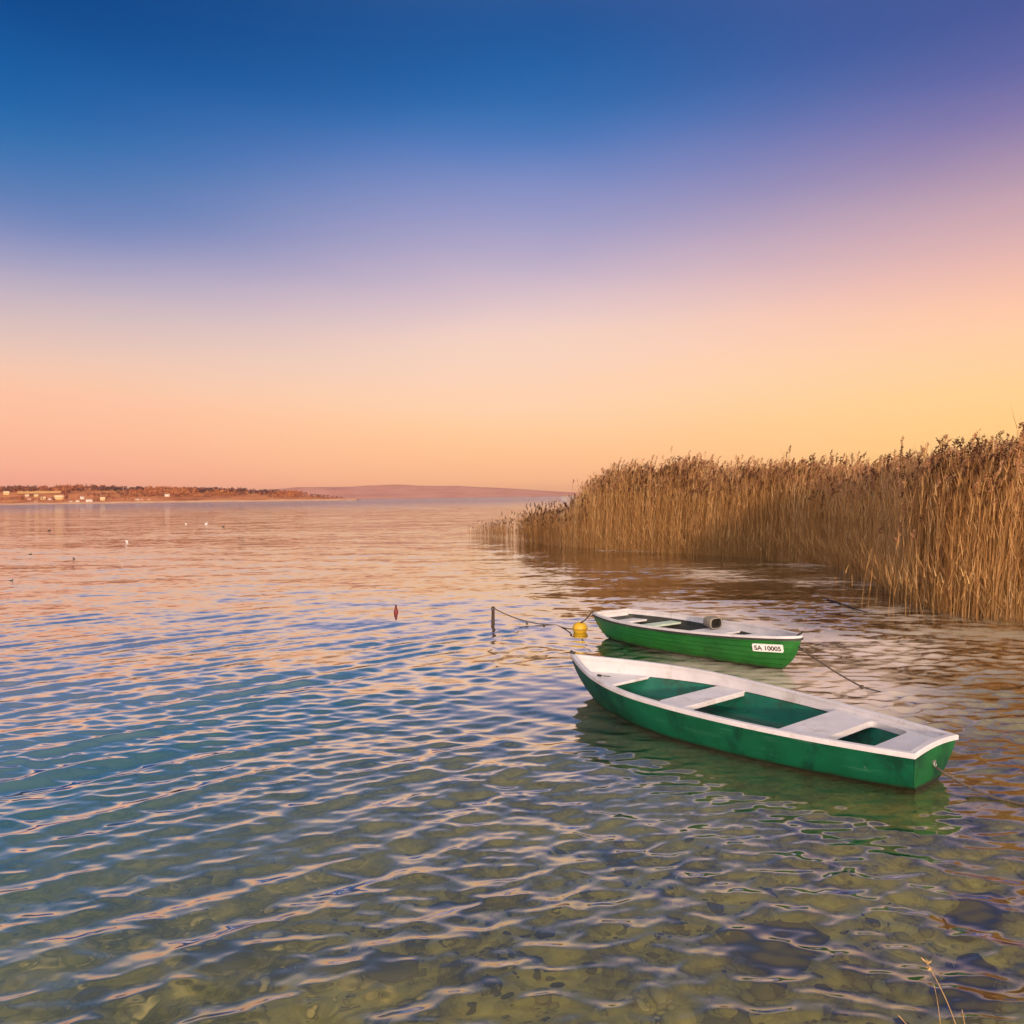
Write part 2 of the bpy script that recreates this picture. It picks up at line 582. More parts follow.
def blob(name, r, seed, mat, squash=(1, 1, .6), rough=0.35, sub=3):
    """a lumpy stone"""
    bm = bmesh.new()
    bmesh.ops.create_icosphere(bm, subdivisions=sub, radius=1.0)
    g = random.Random(seed)
    dirs = [(Vector((g.gauss(0, 1), g.gauss(0, 1), g.gauss(0, 1))).normalized(), g.uniform(0.35, 0.9)) for _ in range(9)]
    for v in bm.verts:
        n = v.co.normalized()
        f = 1.0
        for d, h in dirs:
            q = n.dot(d)
            if q > h: f -= (q - h) * rough * 1.6
        v.co = Vector((n.x * squash[0], n.y * squash[1], n.z * squash[2])) * f * r * (1 + 0.03 * g.gauss(0, 1))
    me = bpy.data.meshes.new(name)
    bm.to_mesh(me); bm.free()
    return link(name, me, mat, smooth=True)


M_ROCK = worn('dark_rock', (0.006, 0.006, 0.012), (0.018, 0.016, 0.02), rough=0.8, scale=9, c3=(0.04, 0.036, 0.02))
ROCKS = [((-0.46, 5.68), 0.17, 'small dark submerged rock between the near green boat and the bottom edge'),
         ((-0.90, 4.98), 0.21, 'dark submerged rock close to the bottom edge, left of the picture centre'),
         ((-2.05, 5.35), 0.20, 'dark submerged rock in the greenish water at lower left'),
         ((1.66, 4.95), 0.40, 'broad dark weedy submerged rock left of the dry grass stalks'),
         ((3.0, 5.35), 0.34, 'dark submerged rock by the right edge of the shallows'),
         ((2.55, 4.55), 0.26, 'dark submerged rock right behind the dry grass stalks')]
for i, ((x, y), r, lb) in enumerate(ROCKS):
    o = blob('submerged_rock', r, 40 + i, M_ROCK, (1.35, 0.8, 0.36), .5)
    o.location = (x, y, -float(bed_depth(np.array(x), np.array(y))) + r * 0.2)
    o.rotation_euler = (0, 0, -.3 + .25 * i)
    tag(o, lb, 'rock', 'submerged rocks')


def pebbles():
    g = np.random.default_rng(3)
    bm = bmesh.new(); bmesh.ops.create_icosphere(bm, subdivisions=2, radius=1.0)
    bm.verts.ensure_lookup_table()
    bv = np.array([v.co[:] for v in bm.verts]); bf = np.array([[v.index for v in f.verts] for f in bm.faces]); bm.free()
    N = 4200
    y = 2.2 + 4.6 * g.random(N) ** 1.3
    x = (g.random(N) - 0.5) * 2 * (y * 0.85 + 0.5)
    r = np.exp(g.normal(np.log(0.024), 0.5, N))
    sx, sy, sz = g.uniform(.8, 1.4, N), g.uniform(.7, 1.2, N), g.uniform(.4, .7, N)
    rot = g.uniform(0, 6.28, N)
    z = -bed_depth(x, y) + 0.01
    P = bv[None] * np.stack([sx, sy, sz], -1)[:, None] * r[:, None, None]
    P = P * (1 + 0.10 * g.normal(size=P.shape[:2]))[..., None]
    c, s = np.cos(rot)[:, None], np.sin(rot)[:, None]
    V = np.stack([P[..., 0] * c - P[..., 1] * s + x[:, None], P[..., 0] * s + P[..., 1] * c + y[:, None], P[..., 2] + z[:, None]], -1)
    F = bf[None] + (np.arange(N) * len(bv))[:, None, None]
    m = tinted('pebble_stone', [(0, (0.02, 0.02, 0.018)), (0.15, (0.06, 0.055, 0.03)), (0.45, (0.22, 0.195, 0.065)), (0.75, (0.34, 0.30, 0.10)), (1, (0.42, 0.37, 0.16))], 0.9)
    o = link('pebbles', mesh_np('pebbles', V.reshape(-1, 3), F.reshape(-1, 3), {'tint': np.repeat(np.clip(.15 + 1.5 * (vnoise(x * 1.1 + 30, y * 1.3 + 5, 61) * .65 + vnoise(x * 3.1 + 30, y * 3.3 + 5, 62) * .35 - .33) + g.normal(0, .2, N), 0, 1), len(bv))}), m, smooth=True)
    tag(o, 'algae covered pebbles on the lake bed', 'pebbles', kind='stuff')


pebbles()

# ------------------------------------------------------------------ far shores
SHORE_D = 1400.0


def px_dir(px, py):
    a, b = px - 512.0, py - 512.0
    cr, sr = math.cos(ROLL), math.sin(ROLL)
    X, Y = a * cr - b * sr, a * sr + b * cr
    c, s = math.cos(PITCH), math.sin(PITCH)
    dx, dv = X / FPX, -Y / FPX
    return dx, c + dv * s, -s + dv * c


def at(px, py, z=0.0):
    """ground point under a pixel of the photograph, at height z"""
    d = px_dir(px, py)
    t = (z - CAM_H) / d[2]
    return Vector((d[0] * t, d[1] * t, z))


def height_at(px, py, dist):
    d = px_dir(px, py)
    return CAM_H + d[2] / d[1] * dist, d[0] / d[1] * dist


def ridge_hill(name, pts, dist, depth, mat, label, seed, nx=300, ny=26, lump=0.12):
    xs, hs = [], []
    for px, py in pts:
        h, x = height_at(px, py, dist + depth * 0.6)
        xs.append(x); hs.append(max(h, 0))
    X = np.linspace(xs[0], xs[-1], nx)
    Hh = np.interp(X, xs, hs)
    k = np.hanning(9); k /= k.sum()
    Hh = np.convolve(np.pad(Hh, 4, mode='edge'), k, 'valid')
    v = np.linspace(0, 1, ny)
    prof = np.where(v < 0.6, sstep(v / 0.6, -0.25, 1.05), 1 - 0.5 * sstep((v - 0.6) / 0.4, 0, 1))
    prof = (prof - prof[0]) / (prof.max() - prof[0])
    XX, VV = np.meshgrid(X, v, indexing='ij')
    sc = Hh.max() * 3
    Z = Hh[:, None] * prof[None] * (1 + lump * (vnoise(XX / sc + 50, VV * 6 + 9, seed) - 0.5) + lump * 0.5 * (vnoise(XX / sc * 3 + 50, VV * 15 + 9, seed + 1) - 0.5))
    Z[:, 0] = -1.5
    YY = dist + VV * depth + 12 * vnoise(XX / 60 + 90, VV * 0, seed + 2)
    # perspective: widen with depth so that the ridge keeps its bearing
    XX = XX * YY / (dist + depth * 0.6)
    V = np.stack([XX, YY, Z], -1)
    o = link(name, mesh_np(name, V.reshape(-1, 3), grid_faces(nx, ny)), mat, smooth=True)
    tag(o, label, 'hill', kind='structure')
    return V


def hill_mat(name, cols, scale):
    m, t, b = new_mat(name)
    n = noise_node(t, scale, 6, (1, 1, 3))
    r = ramp_node(t, n.outputs['Fac'], list(zip((0.3, 0.45, 0.58, 0.72), cols)))
    t.links.new(r.outputs[0], b.inputs['Base Color'])
    b.inputs['Roughness'].default_value = 0.95
    b.inputs['Specular IOR Level'].default_value = 0.05
    return m


NEAR_RIDGE = [(-330, 478), (-160, 482), (-60, 486), (0, 489), (40, 489), (80, 488), (130, 489.5), (180, 490), (230, 492), (275, 493.5), (310, 495.5), (335, 497.5), (352, 499.5), (358, 501)]
HV = ridge_hill('near_hills', NEAR_RIDGE, SHORE_D, 420, hill_mat('wooded_hill', [(0.22, 0.08, 0.05), (0.40, 0.15, 0.07), (0.50, 0.20, 0.09), (0.42, 0.24, 0.10)], 0.02),
                'low rust coloured wooded hills across the lake', 21)
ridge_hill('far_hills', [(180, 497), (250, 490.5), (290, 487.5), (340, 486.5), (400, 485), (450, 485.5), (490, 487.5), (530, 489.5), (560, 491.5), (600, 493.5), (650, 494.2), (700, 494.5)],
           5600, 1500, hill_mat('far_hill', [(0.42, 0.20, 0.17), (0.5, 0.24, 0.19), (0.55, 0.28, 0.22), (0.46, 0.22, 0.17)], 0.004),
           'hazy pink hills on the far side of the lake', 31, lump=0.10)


def hill_point(px, frac):
    """a point on the near hills at the bearing of px, frac of the way up (0 shore .. 0.6 ridge)"""
    j = int(round(frac * (HV.shape[1] - 1)))
    row = HV[:, j]
    d = px_dir(px, 497)
    ratio = row[:, 0] / row[:, 1]
    i = int(np.argmin(np.abs(ratio - d[0] / d[1])))
    return Vector(row[i])


def leaf_clumps(centres, radii, heights, nq, size, seed, jit=1.0):
    """clouds of small leaf-spray faces, one per tree"""
    g = np.random.default_rng(seed)
    n = len(centres)
    d = g.normal(size=(n, nq, 3)); d /= np.linalg.norm(d, axis=-1, keepdims=True)
    rad = g.random((n, nq, 1)) ** 0.45
    P = d * rad
    P[..., 0:2] *= radii[:, None, None]; P[..., 2] *= heights[:, None] * 0.5
    P[..., 2] += heights[:, None] * 0.55
    C = centres[:, None] + P
    a = g.normal(size=(n, nq, 3)); a /= np.linalg.norm(a, axis=-1, keepdims=True)
    b = np.cross(a, g.normal(size=(n, nq, 3))); b /= np.linalg.norm(b, axis=-1, keepdims=True)
    s = size * g.uniform(.6, 1.3, (n, nq, 1)) * (radii / radii.mean())[:, None, None]
    q = np.stack([C - a * s - b * s * .6, C + a * s - b * s * .6, C + a * s + b * s * .6, C - a * s + b * s * .6], 2).reshape(-1, 3)
    F = np.arange(len(q)).reshape(-1, 4)
    return q, F


def far_woods():
    g = np.random.default_rng(77)
    C = []; tint = []
    nxr = HV.shape[0]
    while len(C) < 2600:
        i = g.integers(0, nxr - 1); j = int(g.triangular(1, 13, 18))
        p = HV[i, j]
        w = vnoise(np.array(p[0] / 55.0 + 40), np.array(j / 4.0 + 7), 8)
        ratio = p[0] / p[1] * FPX + 512
        frac = j / (HV.shape[1] - 1)
        # the open fields and the village stay clear
        if -20 < ratio < 62 and 0.16 < frac < 0.40: continue
        if ratio > 300 and g.random() < 0.6: continue
        if frac < 0.42 and w < 0.42: continue
        C.append(p + g.normal(0, 6, 3) * (1, 1, 0)); tint.append(np.clip(w + g.normal(0, .13), 0, 1))
    C = np.array(C)
    hh = g.uniform(5, 9.5, len(C)) * np.clip(C[:, 2] / 12, 0.35, 1); rr = hh * g.uniform(.35, .6, len(C))
    V, F = leaf_clumps(C, rr, hh, 16, 1.1, 6)
    m = tinted('far_foliage', [(0, (0.09, 0.05, 0.055)), (0.35, (0.16, 0.08, 0.065)), (0.6, (0.36, 0.13, 0.07)), (1, (0.46, 0.2, 0.08))], 0.9, transl=0.2)
    o = link('far_woods', mesh_np('far_woods', V, F, {'tint': np.repeat(np.array(tint), 64)}), m)
    tag(o, 'rust and purple autumn woods on the far hills', 'woods', kind='stuff')


far_woods()


def far_field():
    """the mown strip that lies on the slope above the village"""
    i0 = int(np.argmin(np.abs(HV[:, 9, 0] / HV[:, 9, 1] - px_dir(18, 497)[0] / px_dir(18, 497)[1])))
    i1 = int(np.argmin(np.abs(HV[:, 9, 0] / HV[:, 9, 1] - px_dir(62, 497)[0] / px_dir(62, 497)[1])))
    S = HV[i0:i1 + 1, 8:12].copy()
    S[..., 2] += 1.0; S[..., 1] -= 1.0
    m, t, b = new_mat('stubble')
    n = noise_node(t, 0.06, 4)
    r = ramp_node(t, n.outputs['Fac'], [(0.3, (0.60, 0.28, 0.10)), (0.7, (0.72, 0.38, 0.13))])
    t.links.new(r.outputs[0], b.inputs['Base Color']); b.inputs['Roughness'].default_value = 0.95
    o = link('field', mesh_np('field', S.reshape(-1, 3), grid_faces(*S.shape[:2])), m, smooth=True)
    tag(o, 'yellow stubble field on the slope above the village', 'field', kind='structure')
    # pale reed and sand margin
    xs = np.linspace(0, HV.shape[0] - 1, 160).astype(int)
    g = np.random.default_rng(4)
    B = HV[xs, 1].copy(); B[:, 1] = HV[xs, 0, 1] - 6; B[:, 2] = -0.3
    T = B.copy(); T[:, 1] += 14; T[:, 2] = 2.6 + g.normal(0, .35, len(T))
    T2 = T.copy(); T2[:, 1] += 25; T2[:, 2] += 0.5
    V = np.stack([B, T, T2], 1)
    m2 = worn('shore_margin', (0.5, 0.26, 0.16), (0.62, 0.36, 0.2), rough=0.95, scale=0.05)
    o = link('shore_bank', mesh_np('shore_bank', V.reshape(-1, 3), grid_faces(len(xs), 3)), m2, smooth=True)
    tag(o, 'pale bank along the far waterline', 'bank', kind='structure')


far_field()

M_HWALL = {'white': worn('render_white', (0.60, 0.55, 0.5), (0.66, 0.62, 0.57), 0.8, 0.4), 'yellow': worn('render_yellow', (0.62, 0.44, 0.16), (0.66, 0.48, 0.2), 0.8, 0.4),
           'pink': worn('render_pink', (0.55, 0.34, 0.26), (0.6, 0.38, 0.3), 0.8, 0.4)}
M_HROOF = worn('clay_roof', (0.24, 0.09, 0.05), (0.33, 0.13, 0.07), 0.8, 0.5)
M_HROOF2 = worn('pale_roof', (0.55, 0.4, 0.25), (0.62, 0.47, 0.3), 0.8, 0.5)
M_HWIN = worn('dark_pane', (0.03, 0.03, 0.04), (0.05, 0.05, 0.06), 0.15, 1.0)


def house(px, frac, w, d, h, wall, label, rz=0.0, roof=None, group='houses on the far shore'):
    p = hill_point(px, frac); w *= .72; d *= .7; h *= .75
    e = empty('house', (p.x, p.y, p.z - 0.6), math.atan2(-p.x, p.y) + rz)
    rh = d * 0.42
    m = MB()
    x, y = w / 2, d / 2
    m.add([(-x, -y, 0), (x, -y, 0), (x, y, 0), (-x, y, 0), (-x, -y, h), (x, -y, h), (x, y, h), (-x, y, h), (-x, 0, h + rh), (x, 0, h + rh)],
          [(0, 1, 5, 4), (1, 2, 6, 9, 5), (2, 3, 7, 6), (3, 0, 4, 8, 7)])
    m.build('wall', M_HWALL[wall], e)
    r = MB(); o = 0.5
    for s in (-1, 1):
        r.add([(-x - o, s * (y + o), h - o * .8), (x + o, s * (y + o), h - o * .8), (x + o, 0, h + rh + .15), (-x - o, 0, h + rh + .15),
               (-x - o, s * (y + o), h - o * .8 + .3), (x + o, s * (y + o), h - o * .8 + .3), (x + o, 0, h + rh + .45), (-x - o, 0, h + rh + .45)],
              [(0, 1, 2, 3), (4, 5, 6, 7), (0, 1, 5, 4), (0, 3, 7, 4), (1, 2, 6, 5)])
    ro = r.build('roof', roof or M_HROOF, e)
    c = MB(); c.box((x * .4, 0.6, h + rh + 0.5), (0.8, 0.8, 1.8)); c.build('chimney', M_HROOF, ro)
    n = max(2, int(w / 3))
    for k in range(n):
        q = MB(); q.box((-x + (k + .5) * w / n, -y - .03, h * .55), (1.1, .12, 1.3)); q.build('window', M_HWIN, e)
    tag(e, label, 'house', group)
    return e


HOUSES = [(7, 0.30, 12, 9, 5, 'yellow', 'bright yellow house standing apart high on the slope, nearest the left picture edge', 0.2, M_HROOF2),
          (30, 0.14, 9, 7, 4, 'pink', 'small pink house low by the water at the left end of the village', -0.2, M_HROOF),
          (27, 0.22, 8, 7, 4, 'pink', 'pink house above the low pink one at the left end of the village', 0.1, M_HROOF2),
          (36, 0.24, 8, 7, 4, 'yellow', 'small yellow house just under the stubble field, village left end', 0.3, M_HROOF2),
          (42, 0.18, 10, 8, 4, 'yellow', 'yellow house between the pink houses and the big yellow house', 0.1, M_HROOF2),
          (37, 0.08, 8, 7, 3.5, 'pink', 'pink house closest to the water below the stubble field', 0.0, M_HROOF),
          (50, 0.16, 8, 7, 4, 'white', 'small white house immediately left of the big yellow house', -0.3, M_HROOF),
          (60, 0.16, 20, 10, 6, 'yellow', 'long bright yellow house, the biggest building in the lakeside village', 0.1, M_HROOF2),
          (71, 0.08, 7, 6, 3.5, 'white', 'small white boathouse low at the water right of the long yellow house', 0.2, M_HROOF),
          (77, 0.09, 8, 7, 4.5, 'white', 'white house in front of the dark purple wood, left of the pair', 0.0, M_HROOF),
          (82, 0.14, 8, 7, 7, 'white', 'tall narrow white house before the dark purple wood', 0.3, M_HROOF),
          (90, 0.10, 14, 9, 6, 'white', 'large white house at the right foot of the dark purple wood', 0.0, M_HROOF),
          (102, 0.11, 10, 8, 4.5, 'yellow', 'cream yellow house alone to the right of the large white house', -0.2, M_HROOF2),
          (137, 0.12, 9, 7, 4, 'white', 'white house, left one of a loose row of three by the shore', 0.1, M_HROOF),
          (143, 0.12, 7, 7, 4, 'pink', 'pink house in the middle of the loose row of three by the shore', 0.0, M_HROOF),
          (149, 0.12, 7, 6, 4, 'pink', 'pink house, right one of a loose row of three by the shore', 0.2, M_HROOF),
          (168, 0.24, 11, 9, 6.5, 'white', 'lone white house up on the wooded slope, the rightmost house', 0.1, M_HROOF)]
for a in HOUSES:
    house(*a[:7], rz=a[7], roof=a[8])

# ------------------------------------------------------------------ reeds
M_REED = tinted('reed_straw', [(0, (0.30, 0.15, 0.055)), (0.35, (0.56, 0.31, 0.115)), (0.7, (0.68, 0.43, 0.18)), (1, (0.76, 0.56, 0.31))], 0.75, transl=0.35)
M_PLUME = tinted('reed_plume', [(0, (0.07, 0.03, 0.02)), (0.32, (0.13, 0.058, 0.033)), (0.46, (0.42, 0.21, 0.10)), (1, (0.66, 0.42, 0.24))], 0.9, transl=0.4)


def reed_template(seed, h, leaves=5, plume=True, bend=0.0):
    """one reed, root at the origin: stalk, strap leaves and a nodding seed plume. returns verts, quads, material (0 straw, 1 plume)"""
    g = random.Random(seed)
    V, F, Mi = [], [], []
    az = g.uniform(-0.6, 0.6)
    lean = g.uniform(0.01, 0.07) + bend
    def axis(t):
        s = h * (lean * t + (0.05 + bend * 1.5) * t ** 3)
        return Vector((s * math.cos(az), s * math.sin(az), h * t * (1 - 0.12 * bend * t)))
    nr = 5
    r0 = g.uniform(.0034, .0056)
    for i in range(nr):
        t = i / (nr - 1)
        c = axis(t); r = r0 * (1 - .6 * t)
        for k in range(3):
            V.append(c + Vector((r * math.cos(k * 2.094), r * math.sin(k * 2.094), 0)))
    for i in range(nr - 1):
        for k in range(3):
            F.append((i * 3 + k, i * 3 + (k + 1) % 3, i * 3 + 3 + (k + 1) % 3, i * 3 + 3 + k)); Mi.append(0)
    for j in range(leaves):
        t = g.uniform(.3, .98)
        b = axis(t); a2 = g.uniform(0, 6.28); ln = g.uniform(.22, .5); w = g.uniform(.005, .0105)
        d = Vector((math.cos(a2), math.sin(a2), 0)); sd = Vector((-d.y, d.x, 0))
        droop = g.uniform(-.1, .45)
        up0 = g.uniform(.85, 1.15)
        prev = None
        for i in range(4):
            u = i / 3
            c = b + d * ln * u * .38 + Vector((0, 0, ln * (up0 * u - droop * u * u)))
            ww = w * (1 - u) + .0012
            V.append(c - sd * ww); V.append(c + sd * ww)
            n = len(V)
            if i:
                F.append((n - 4, n - 3, n - 1, n - 2)); Mi.append(0)
    if plume:
        ln = g.uniform(.17, .30); a2 = az + g.uniform(-.5, .5)
        d = Vector((math.cos(a2), math.sin(a2), 0)); top = axis(1)
        nod = g.uniform(.15, .75)
        for j in range(22):
            u = (j + g.random()) / 22
            c = top + Vector((0, 0, ln * (u - .35 * nod * u * u))) + d * ln * nod * u * u * .9
            rad = .034 * math.sin(math.pi * min(1, .12 + u * .9)) + .006
            a3 = g.uniform(0, 6.28)
            e = Vector((math.cos(a3), math.sin(a3), g.uniform(-.1, 1.2))).normalized()
            s = e.cross(Vector((g.gauss(0, 1), g.gauss(0, 1), g.gauss(0, 1)))).normalized() * g.uniform(.010, .018)
            l2 = rad * g.uniform(1.1, 2.1)
            n = len(V)
            V += [c - s, c + s, c + e * l2 + s * .5, c + e * l2 - s * .5]
            F.append((n, n + 1, n + 2, n + 3)); Mi.append(1)
    return np.array([v[:] for v in V]), np.array(F), np.array(Mi)


def scatter(name, temps, pos, scale, rot, pick, tint, mats, label, tilt=None):
    VV, FF, MM, TT = [], [], [], []
    base = 0
    for k, (tv, tf, tm) in enumerate(temps):
        idx = np.where(pick == k)[0]
        if not len(idx): continue
        c, s = np.cos(rot[idx])[:, None], np.sin(rot[idx])[:, None]
        sc = scale[idx][:, None]
        P = np.stack([(tv[None, :, 0] * c - tv[None, :, 1] * s), (tv[None, :, 0] * s + tv[None, :, 1] * c), np.repeat(tv[None, :, 2], len(idx), 0)], -1)
        P[..., :2] *= np.sqrt(sc)[..., None]; P[..., 2] *= sc
        if tilt is not None:
            P[..., 0] += P[..., 2] * tilt[idx, 0][:, None]; P[..., 1] += P[..., 2] * tilt[idx, 1][:, None]
        P += pos[idx][:, None]
        VV.append(P.reshape(-1, 3)); n = len(tv)
        FF.append((tf[None] + (base + np.arange(len(idx)) * n)[:, None, None]).reshape(-1, 4))
        MM.append(np.tile(tm, len(idx))); TT.append(np.repeat(tint[idx], n))
        base += n * len(idx)
    me = mesh_np(name, np.concatenate(VV), np.concatenate(FF), {'tint': np.concatenate(TT)}, np.concatenate(MM))
    o = link(name, me, mats)
    tag(o, label, 'reeds', kind='stuff')
    return o


# front edge of the bed, from the right picture edge to the far tip
FRONT = np.array([(21, 14.0), (14.5, 15.6), (10.6, 16.7), (9.65, 17.6), (9.9, 19.2), (10.35, 21.4), (10.9, 24.4), (11.5, 27.2), (11.7, 29.7), (10.4, 32.6), (8.3, 35.5), (6.2, 38.3), (4.1, 41.2), (2.7, 43.0)])


def along(poly, n, g):
    seg = np.linalg.norm(np.diff(poly, axis=0), axis=1)
    cum = np.concatenate([[0], np.cumsum(seg)])
    t = g.random(n) * cum[-1]
    i = np.clip(np.searchsorted(cum, t) - 1, 0, len(seg) - 1)
    f = ((t - cum[i]) / seg[i])[:, None]
    p = poly[i] * (1 - f) + poly[i + 1] * f
    d = (poly[i + 1] - poly[i]) / seg[i][:, None]
    nrm = np.stack([-d[:, 1], d[:, 0]], -1)
    return p, nrm, t / cum[-1]


def reed_bed():
    g = np.random.default_rng(9)
    temps = [reed_template(i, 3.35, leaves=7, plume=(i % 2 == 0)) for i in range(16)]
    N = 34000
    p, nrm, t = along(FRONT, N, g)
    # inland is to the right / back of the front edge
    inland = np.stack([np.full(N, 0.86), np.full(N, 0.5)], -1)
    inland = np.where((t < 0.36)[:, None], np.array([[0.35, 0.94]]), inland)
    dep = np.where(g.random(N) < .62, g.gamma(1.3, .8, N), g.random(N) * 9)
    pos2 = p + inland * dep[:, None] + g.normal(0, .22, (N, 2))
    keep = np.abs(pos2[:, 0]) < pos2[:, 1] * .85 + 4
    pos2, t, dep = pos2[keep], t[keep], dep[keep]; N = len(pos2)
    sc = g.normal(1.0, .085, N)
    sc *= 1 + .10 * (vnoise(pos2[:, 0] * .5 + 20, pos2[:, 1] * .5, 5) - .5) * 2
    sc *= np.where(dep < .5, .84 + .32 * dep, 1.0)
    # lower towards the far tip
    sc *= 1 + .10 * sstep(t, .55, .8)
    sc *= 1 - .30 * sstep(t, .955, 1.0)
    sc *= 1 + .015 * (1 - sstep(t, .2, .5))
    tint = np.clip(.5 + .22 * g.normal(size=N) + .45 * (vnoise(pos2[:, 0] * .9 + 5, pos2[:, 1] * .9, 6) - .5), 0, 1)
    tilt = g.normal(0, .035, (N, 2)) + np.array([.03, 0.0])
    pos = np.concatenate([pos2, np.full((N, 1), -.25)], 1)
    scatter('reed_bed', temps, pos, sc, g.uniform(-1.3, 1.3, N), g.integers(0, 16, N), tint, [M_REED, M_PLUME],
            'tall dense bed of dry golden reeds with brown plumes along the right shore', tilt)
    # dead litter caught between the stalks near the water
    temps2 = [reed_template(100 + i, 1.3, leaves=3, plume=False, bend=.25) for i in range(6)]
    N = 5200
    p, nrm, t = along(FRONT, N, g)
    inl = np.where((t < .36)[:, None], np.array([[.35, .94]]), np.array([[.86, .5]]))
    pos2 = p + inl * g.gamma(1.2, .45, N)[:, None] + g.normal(0, .2, (N, 2))
    pos = np.concatenate([pos2, np.full((N, 1), -.2)], 1)
    scatter('reed_litter', temps2, pos, g.uniform(.4, 1.15, N), g.uniform(0, 6.28, N), g.integers(0, 6, N), np.clip(g.normal(.42, .25, N), 0, 1), [M_REED, M_PLUME],
            'broken reed stems and litter low along the foot of the reed bed', g.normal(0, .22, (N, 2)))
    # the low sparse tail running out to the left
    TAIL = np.array([(4.0, 41.0), (2.2, 43.6), (.6, 48.3), (-1.2, 52.8), (-3.6, 57.4)])
    temps3 = [reed_template(200 + i, 1.75, leaves=4, plume=(i % 4 == 0)) for i in range(8)]
    N = 3800
    p, nrm, t = along(TAIL, N, g)
    dens = 1 - .72 * sstep(t, .35, 1.0)
    clump = vnoise(t * 26, t * 0 + 3, 12)
    k = (g.random(N) < dens) & ((clump > .42) | (t < .5))
    p, t = p[k], t[k]; N = len(p)
    pos2 = p + np.array([.6, .8]) * (g.gamma(1.2, .9, N) * (1 - .95 * t))[:, None] + g.normal(0, .25, (N, 2))
    sc = g.normal(1.0, .2, N) * (1.15 - .8 * t)
    pos = np.concatenate([pos2, np.full((N, 1), -.2)], 1)
    scatter('reed_fringe', temps3, pos, sc, g.uniform(0, 6.28, N), g.integers(0, 8, N), np.clip(g.normal(.12, .13, N), 0, 1), [M_REED, M_PLUME],
            'low sparse tail of reeds thinning out into the lake left of the tall bed', g.normal(0, .05, (N, 2)))


reed_bed()


def single_reed(px, py, h, lean, az, label, group, seed, bend=0.0, plume=False, leaves=2, r=.009):
    """a reed that stands by itself in the water"""
    tv, tf, tm = reed_template(seed, h, leaves, plume, bend)
    b = at(px, py)
    rot = Matrix.Rotation(az, 3, 'Z') @ Matrix.Rotation(lean, 3, 'Y')
    P = np.array([(rot @ Vector(v))[:] for v in tv])
    # thicken the stalk of these nearer ones
    o = link('reed', mesh_np('reed', P, tf, {'tint': np.full(len(P), random.uniform(.25, .9))}, tm), [M_REED, M_PLUME])
    o.location = (b.x, b.y, -.15)
    tag(o, label, 'reed', group)
    return o


g0 = random.Random(5)
LONE = 'reeds standing alone in the water'
for px, py, h in [(842, 606, 1.0), (851, 598, .9), (861, 605, 1.5), (867, 611, 1.9), (875, 604, 1.4), (888, 612, 1.7), (893, 620, 2.0), (905, 614, 1.8), (909, 620, 2.2), (917, 612, 1.6), (836, 590, .7), (880, 597, 1.2)]:
    single_reed(px, py, h, g0.uniform(-.06, .06), g0.uniform(-.4, .4), 'dry reed standing alone in the water just in front of the reed bed', LONE, g0.randrange(999), plume=h > 1.6)
single_reed(848, 600, 1.35, -.12, 0, 'bent reed arching over to the left in front of the reed bed', LONE, 3, bend=.55)
single_reed(925, 617, 2.1, -.28, .2, 'reed leaning far to the left at the corner of the reed bed', LONE, 4)
single_reed(983, 618, 1.9, .42, .1, 'snapped pale reed leaning steeply to the right across the dense bed', LONE, 6)
for px, py in [(487, 545), (502, 547), (511, 546), (531, 548), (478, 541), (470, 538)]:
    single_reed(px, py, g0.uniform(.7, 1.1), g0.uniform(-.05, .05), 0, 'short dark reed standing off the sparse left tail of the reeds', 'reeds off the left tail', g0.randrange(999))

# ------------------------------------------------------------------ boats
M_G1 = worn('teal_green_paint', (0.0015, 0.075, 0.034), (0.003, 0.105, 0.052), rough=0.5, scale=2.2, c3=(0.06, 0.15, 0.09), wear=0.72, spec=0.28)
M_G1T = worn('green_stern_paint', (0.004, 0.085, 0.022), (0.008, 0.12, 0.032), rough=0.5, scale=2.6, c3=(0.10, 0.16, 0.08), wear=0.70, spec=0.28)
M_G1IN = worn('teal_green_inside', (0.004, 0.10, 0.068), (0.01, 0.14, 0.095), rough=0.5, scale=3, c3=(0.03, 0.09, 0.05), wear=.66)
M_W1 = worn('white_gelcoat', (0.52, 0.50, 0.53), (0.64, 0.62, 0.64), rough=0.4, scale=3, c3=(0.42, 0.36, 0.32), wear=.70)
M_G2 = worn('grass_green_paint', (0.005, 0.10, 0.012), (0.012, 0.155, 0.02), rough=0.35, scale=2.5, c3=(0.12, 0.28, 0.12), wear=0.72, spec=0.5)
M_W2 = worn('aged_white_paint', (0.50, 0.48, 0.50), (0.62, 0.60, 0.61), rough=0.5, scale=4, c3=(0.35, 0.30, 0.27), wear=.68)
M_IN2 = worn('dark_bilge', (0.02, 0.022, 0.02), (0.05, 0.05, 0.045), rough=0.7, scale=4)
M_MINT = worn('mint_bench', (0.36, 0.46, 0.36), (0.46, 0.55, 0.44), rough=0.55, scale=4)
M_WATERLINE = worn('slimy_shadowed_waterline', (0.008, 0.012, 0.007), (0.022, 0.024, 0.012), rough=0.6, scale=10, c3=(0.07, 0.06, 0.03), wear=.62)  # slime, blackened as well for the shadow line where hull meets water
M_RUB = worn('black_rubber', (0.02, 0.02, 0.02), (0.035, 0.035, 0.035), rough=0.6, scale=5)
M_METAL = worn('galvanised_metal', (0.34, 0.33, 0.32), (0.48, 0.47, 0.45), rough=0.35, scale=12)
M_METAL.node_tree.nodes['Principled BSDF'].inputs['Metallic'].default_value = 0.8
M_ROPE = worn('wet_rope', (0.05, 0.04, 0.035), (0.12, 0.095, 0.075), rough=0.85, scale=30, bump=.4)
